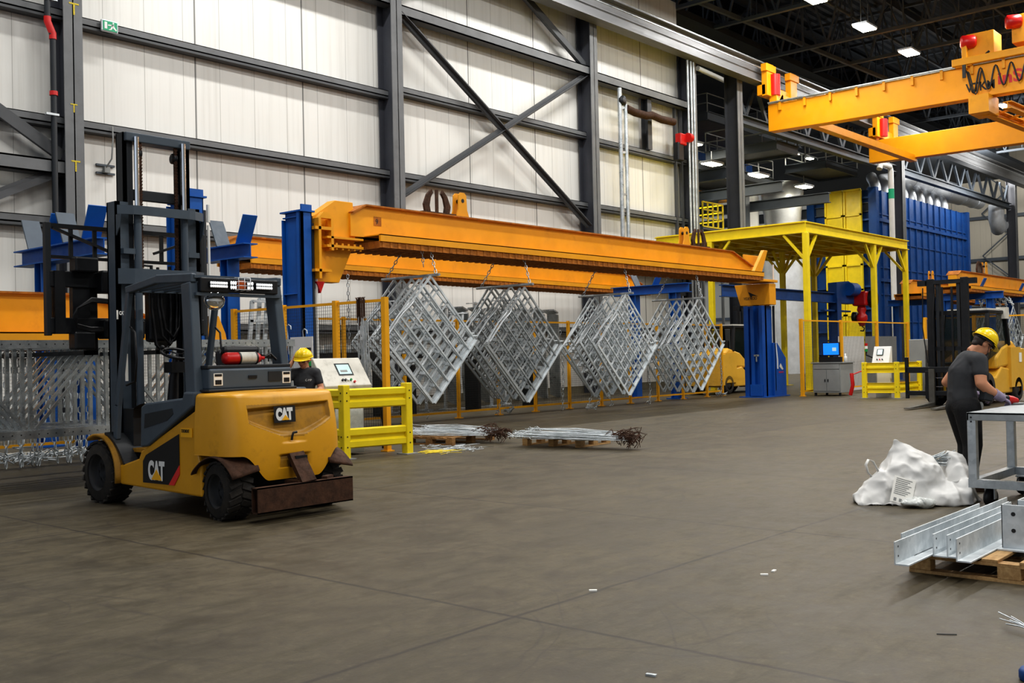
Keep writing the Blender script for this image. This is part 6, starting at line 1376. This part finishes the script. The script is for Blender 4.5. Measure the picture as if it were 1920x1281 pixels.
for s in (-1, 1):
    b = MB(); b.ball((-.03, s*.10, .06), (.06, .05, .06), 14); b.ball((.07, s*.105, .045), (.10, .05, .045), 14); b.bx(-.09, .16, s*.1-.05, s*.1+.05, 0, .025); remesh(obj('work_boot', b, M['boot'], w1, local=True), .01, 3)
helmet(w1, h1, H1); face_bits(w1, h1, H1)
hm = MB(); P = lambda x, y, z: h1+H1 @ Vector((x, y, z))
hm.ball(P(-.035, 0, .02), (.078, .080, .085), 18, R=H1); hm.ball(P(-.08, 0, -.03), (.035, .05, .06), 12, R=H1)
for s in (-1, 1): hm.ball(P(.01, s*.074, .015), (.02, .012, .03), 10, R=H1)
remesh(obj('hair', hm, M['hair'], w1, local=True), .009, 2)
tx = text('shirt_lettering', 'C-MP', .04, (.153, .035, 1.215), (0, 1, 0), (0, 0, 1), M['paper'], None, .001); tx.parent = w1

# ================================================================== steel table, bag, angle bars
tb = thing('steel_table', 'galvanised rolling steel work table at the frame edge', 'table', (10.8, 2.2, 0))
tx0, tx1, ty0, ty1, tz = 10.04, 11.62, .6, 3.14, .885
obj('tabletop', MB().bx(tx0, tx1, ty0, ty1, tz-.02, tz).bx(tx0, tx0+.02, ty0, ty1, tz-.075, tz).bx(tx0, tx1, ty1-.02, ty1, tz-.075, tz).bx(tx1-.02, tx1, ty0, ty1, tz-.075, tz), M['galvt'], tb, bevel=.004)
for (x, y) in ((tx0+.04, ty1-.04), (tx0+.04, ty0+.04), (11.3, ty1-.04), (11.3, ty0+.04)): obj('leg', MB().bx(x-.038, x+.038, y-.038, y+.038, .22, tz-.02), M['galv'], tb, bevel=.004)
mb = MB(); z = .225
mb.bar((tx0+.04, ty0, z), (tx0+.04, ty1, z), .076, .076); mb.bar((11.3, ty0, z), (11.3, ty1, z), .06, .076); mb.bar((tx0, ty1-.04, z), (11.34, ty1-.04, z), .07, .076); mb.bar((tx0, 1.6, z), (11.34, 1.6, z), .06, .06)
obj('lower_frame', mb, M['galv'], tb)
b = MB()
for z in (.84, .80): b.cyl((tx0-.006, ty1-.04, z), (tx0+.002, ty1-.04, z), .008, 8)
obj('bolt_heads', b, M['ink'], tb)
obj('drawer_latch', MB().box((11.28, 2.72, .55), (.03, .12, .08)), M['blk'], tb)
for (x, y) in ((10.16, 2.98), (10.16, .8), (11.2, 2.98), (11.2, .8)):
    c = obj('caster', MB().lathe([(.0, -.025), (.05, -.028), (.085, -.02), (.092, 0), (.085, .02), (.05, .028), (0, .025)], (x, y, .092), (.35, 1, 0), 24), M['black'], tb); obj('caster_fork', MB().bx(x-.03, x+.03, y-.045, y-.035, .08, .19).bx(x-.03, x+.03, y+.035, y+.045, .08, .19).bx(x-.05, x+.05, y-.05, y+.05, .18, .192), M['galvd'], c)
# woven bag slumped on the floor
bg = thing('bulk_bag', 'crumpled white woven bulk bag with a loop handle, slumped on the floor by the table', 'bag', (10.15, 3.75, 0))
sd = Vector((RT.x, RT.y, 0)).normalized(); fd = Vector((fw.x, fw.y, 0)).normalized(); c0 = Vector((10.15, 3.74, 0))
def B(s, f, z): return c0+sd*s+fd*f+Vector((0, 0, z))
RB = Matrix((sd, fd, (0, 0, 1))).transposed()
mb = MB()
def hull(pts):
    """one taut facet of the cloth: the wrap of a few points (across, away, up)"""
    b = bmesh.new()
    for p in pts: b.verts.new(B(*p))
    bmesh.ops.convex_hull(b, input=b.verts); bmesh.ops.delete(b, geom=[v for v in b.verts if not v.link_faces], context='VERTS')
    b.verts.index_update(); mb.add([v.co.copy() for v in b.verts], [[v.index for v in f.verts] for f in b.faces], True); b.free()
hull([(-.35, -.25, 0), (-.40, .2, 0), (.0, -.35, 0), (.35, -.3, 0), (.45, .25, 0), (-.1, .35, 0), (-.13, 0, .62), (-.06, -.03, .615), (.05, 0, .55), (.25, .03, .44), (-.24, -.05, .34), (.3, -.15, .30), (-.1, -.2, .34), (.12, -.24, .31)])
hull([(.3, -.2, 0), (.68, -.1, 0), (.65, .25, 0), (.3, .3, 0), (.50, .05, .49), (.57, .03, .46), (.43, .10, .47), (.62, -.08, .24), (.45, -.2, .26)])
hull([(-.57, -.1, .02), (-.5, .12, 0), (-.56, -.06, .1), (-.2, -.3, 0), (-.2, .25, 0), (-.3, -.1, .33), (-.26, .05, .34), (-.45, -.06, .2), (-.2, -.2, .25), (-.56, -.2, 0)])
hull([(.05, -.42, 0), (.5, -.4, 0), (.56, -.25, .02), (.1, -.2, .22), (.5, -.2, .24), (.15, -.38, .12), (.46, -.38, .13), (0, -.3, .05)])
bo = remesh(obj('sack', mb, M['bag'], bg), .012, 8)
tex = bpy.data.textures.new('crumple', 'CLOUDS'); tex.noise_scale = .20; tex.noise_depth = 1
tex3 = bpy.data.textures.new('folds', 'MUSGRAVE'); tex3.musgrave_type = 'RIDGED_MULTIFRACTAL'; tex3.noise_scale = .22; tex3.octaves = 3.; tex3.noise_intensity = .45
tex2 = bpy.data.textures.new('creases', 'VORONOI'); tex2.noise_scale = .16
md = bo.modifiers.new('crumple', 'DISPLACE'); md.texture = tex; md.strength = .05; md.mid_level = .5
md = bo.modifiers.new('folds', 'DISPLACE'); md.texture = tex3; md.strength = .055; md.mid_level = .5
md = bo.modifiers.new('ease', 'SMOOTH'); md.iterations = 4; md.factor = .5
def strap(pts, w_, name):
    m = MB(); pts = [Vector(p) for p in pts]
    for a, b in zip(pts, pts[1:]): m.add([a-fd*w_/2+sd*0, a+fd*w_/2, b+fd*w_/2, b-fd*w_/2], [(0, 1, 2, 3)], True)
    o = obj(name, m, M['bag'], bg, weld=True, fix=False); q = o.modifiers.new('thick', 'SOLIDIFY'); q.thickness = .008; return o
strap([B(-.32, -.04, .20), B(-.40, -.04, .30), B(-.415, -.04, .37), B(-.39, -.04, .415), B(-.355, -.04, .40), B(-.32, -.05, .33), B(-.28, -.06, .24)], .06, 'loop_handle')
lo = B(-.30, -.33, .06); lu = (sd*.9+fd*(-.12)+Vector((0, 0, -.28))).normalized(); lv = (Vector((0, 0, .9))+fd*.35+sd*.35).normalized()
lb_ = obj('printed_label', MB().add([lo, lo+lu*.2, lo+lu*.2+lv*.26, lo+lv*.26], [(0, 1, 2, 3)]), M['paper'], bg, fix=False)
m = MB(); nn_ = lu.cross(lv)*.003
for k in range(9):
    a = lo+lv*(.235-.019*k)+lu*.02+nn_; m.add([a, a+lu*(.15-.02*(k % 3)), a+lu*(.15-.02*(k % 3))+lv*.007, a+lv*.007], [(0, 1, 2, 3)])
for u_ in (.03, .08, .13): a = lo+lv*.015+lu*u_+nn_; m.add([a, a+lu*.025, a+lu*.025+lv*.03, a+lv*.03], [(0, 1, 2, 3)])
obj('label_print', m, M['grey'], lb_, fix=False)
m = MB(); rnd = random.Random(4)
for k in range(30): a = B(.29+rnd.uniform(-.06, .06), .06, .37+rnd.uniform(-.03, .06)); m.tube([a, a+sd*rnd.uniform(.08, .2)+fd*rnd.uniform(-.05, .05)+Vector((0, 0, rnd.uniform(-.02, .06)))], .006, 4)
single('wire_bundle', m, M['galv'], 'bundle of wires poking out of the mouth of the white bag', 'wire bundle', kind='stuff')
fp = single('clear_plastic_bag', MB().ball(B(-.06, -.42, .045), (.17, .10, .05), 18, R=RB), M['film'], 'small clear plastic bag of parts lying against the white bulk bag', 'plastic bag')
md = fp.modifiers.new('sub', 'SUBSURF'); md.levels = 2; md.render_levels = 2; md = fp.modifiers.new('crinkle', 'DISPLACE'); md.texture = tex2; md.strength = .05; md.mid_level = .5
# galvanised angle bars on a pallet at the frame edge
pal = pallet('wooden pallet at the frame edge under the galvanised angle bars', (7.72, 1.95, 0), 0, 1.5, 1.25)
for k, (xa, xb, y, z, L_) in enumerate(((6.78, 8.40, 2.55, .139, 0), (6.46, 8.85, 2.475, .139, 0), (6.86, 8.6, 2.375, .139, 0), (6.87, 8.5, 2.29, .139, 0), (6.77, 8.4, 2.20, .139, 0))):
    m = MB(); m.bx(xa, xb, y-.004, y+.004, z, z+.145); m.bx(xa, xb, y-(.085 if k not in (1, 4) else .085), y-.004, z, z+.009)
    t = thing('angle_bar', ['galvanised angle bar on the pallet, on the bag side of the row', 'longest galvanised angle bar, sticking out of the pallet furthest', 'middle galvanised angle bar of the five on the pallet', 'galvanised angle bar next to the last in the row', 'galvanised angle bar lying against the bracket boxes'][k], 'angle bar', ((xa+xb)/2, y, z), 0, 'galvanised angle bars')
    obj('flanges', m, M['galvw'], t); h = MB()
    for zz in (.11, .05): h.cyl((xa+.05, y+.0045, z+zz), (xa+.05, y-.0055, z+zz), .007, 8)
    obj('bolt_holes', h, M['ink'], t)
for k, (x, y, s) in enumerate(((7.36, 2.02, 1), (7.62, 1.99, 1))):
    t = thing('bracket_box', ['galvanised bracket with two holes standing on the pallet, front one', 'galvanised bracket standing behind the first one on the pallet'][k], 'steel bracket', (x, y, .139), 0, 'galvanised brackets')
    z = .139
    obj('bracket_plate', MB().bx(x-.005, x+.005, y-.20, y+.075, z+.012, z+.30).bx(x-.005, x+.16, y+.067, y+.075, z+.012, z+.30).bx(x-.06, x+.2, y-.22, y+.09, z, z+.012), M['galvw'], t, bevel=.002); obj('bolt_hole', MB().cyl((x-.007, y+.0, z+.24), (x+.007, y+.0, z+.24), .014, 12), M['ink'], t); obj('bolt_hole', MB().cyl((x-.007, y+.0, z+.13), (x+.007, y+.0, z+.13), .014, 12), M['ink'], t)
# scraps on the floor
for k, ((x, y), a) in enumerate(zip(((1112, 1109), (1433, 1079), (1451, 1072), (1221, 1268)), (.66, .6, 1.7, .2))):
    p = at(x, y, Z=0); R = Matrix.Rotation(a-PI/2, 3, 'Z'); single('steel_tag', MB().box((p.x, p.y, .005), (.05, .021, .01), R), M['paper' if k < 3 else 'galv'], ['small pale tag lying on the floor joint', 'lower of two small pale tags lying together on the floor', 'upper of two small pale tags lying together on the floor', 'small steel clip on the floor at the bottom of the frame'][k], 'tag')
single('wire_scrap', MB().cyl(at(1756, 1189, Z=.004), at(1794, 1190, Z=.004), .003, 5), M['blk'], 'thin dark wire scrap on the open floor', 'wire scrap')
p0_ = at(1935, 1182, Z=.03); m = MB()
for k, (x, y, z) in enumerate(((1872, 1148, .07), (1874, 1160, .03), (1896, 1156, .06), (1893, 1163, .05), (1886, 1170, .03))): q_ = at(x, y, Z=z); m.tube([p0_+Vector((.0, .0, .0)), p0_.lerp(q_, .5)+Vector((0, 0, .005)), q_], .0035, 5)
m.tube([p0_, at(1990, 1190, Z=.03)], .012, 6); single('cable_tail', m, M['wire'], 'frayed white cable end reaching in from the frame edge', 'cable')
q_ = at(1922, 1276, Z=0); single('blue_drum_foot', MB().lathe([(0, 0), (.055, 0), (.06, .01), (.06, .04), (.05, .055), (0, .055)], (q_.x+.02, q_.y-.03, 0), n=24), M['dblue'], 'dark blue rubber foot at the bottom corner of the frame', 'rubber foot')
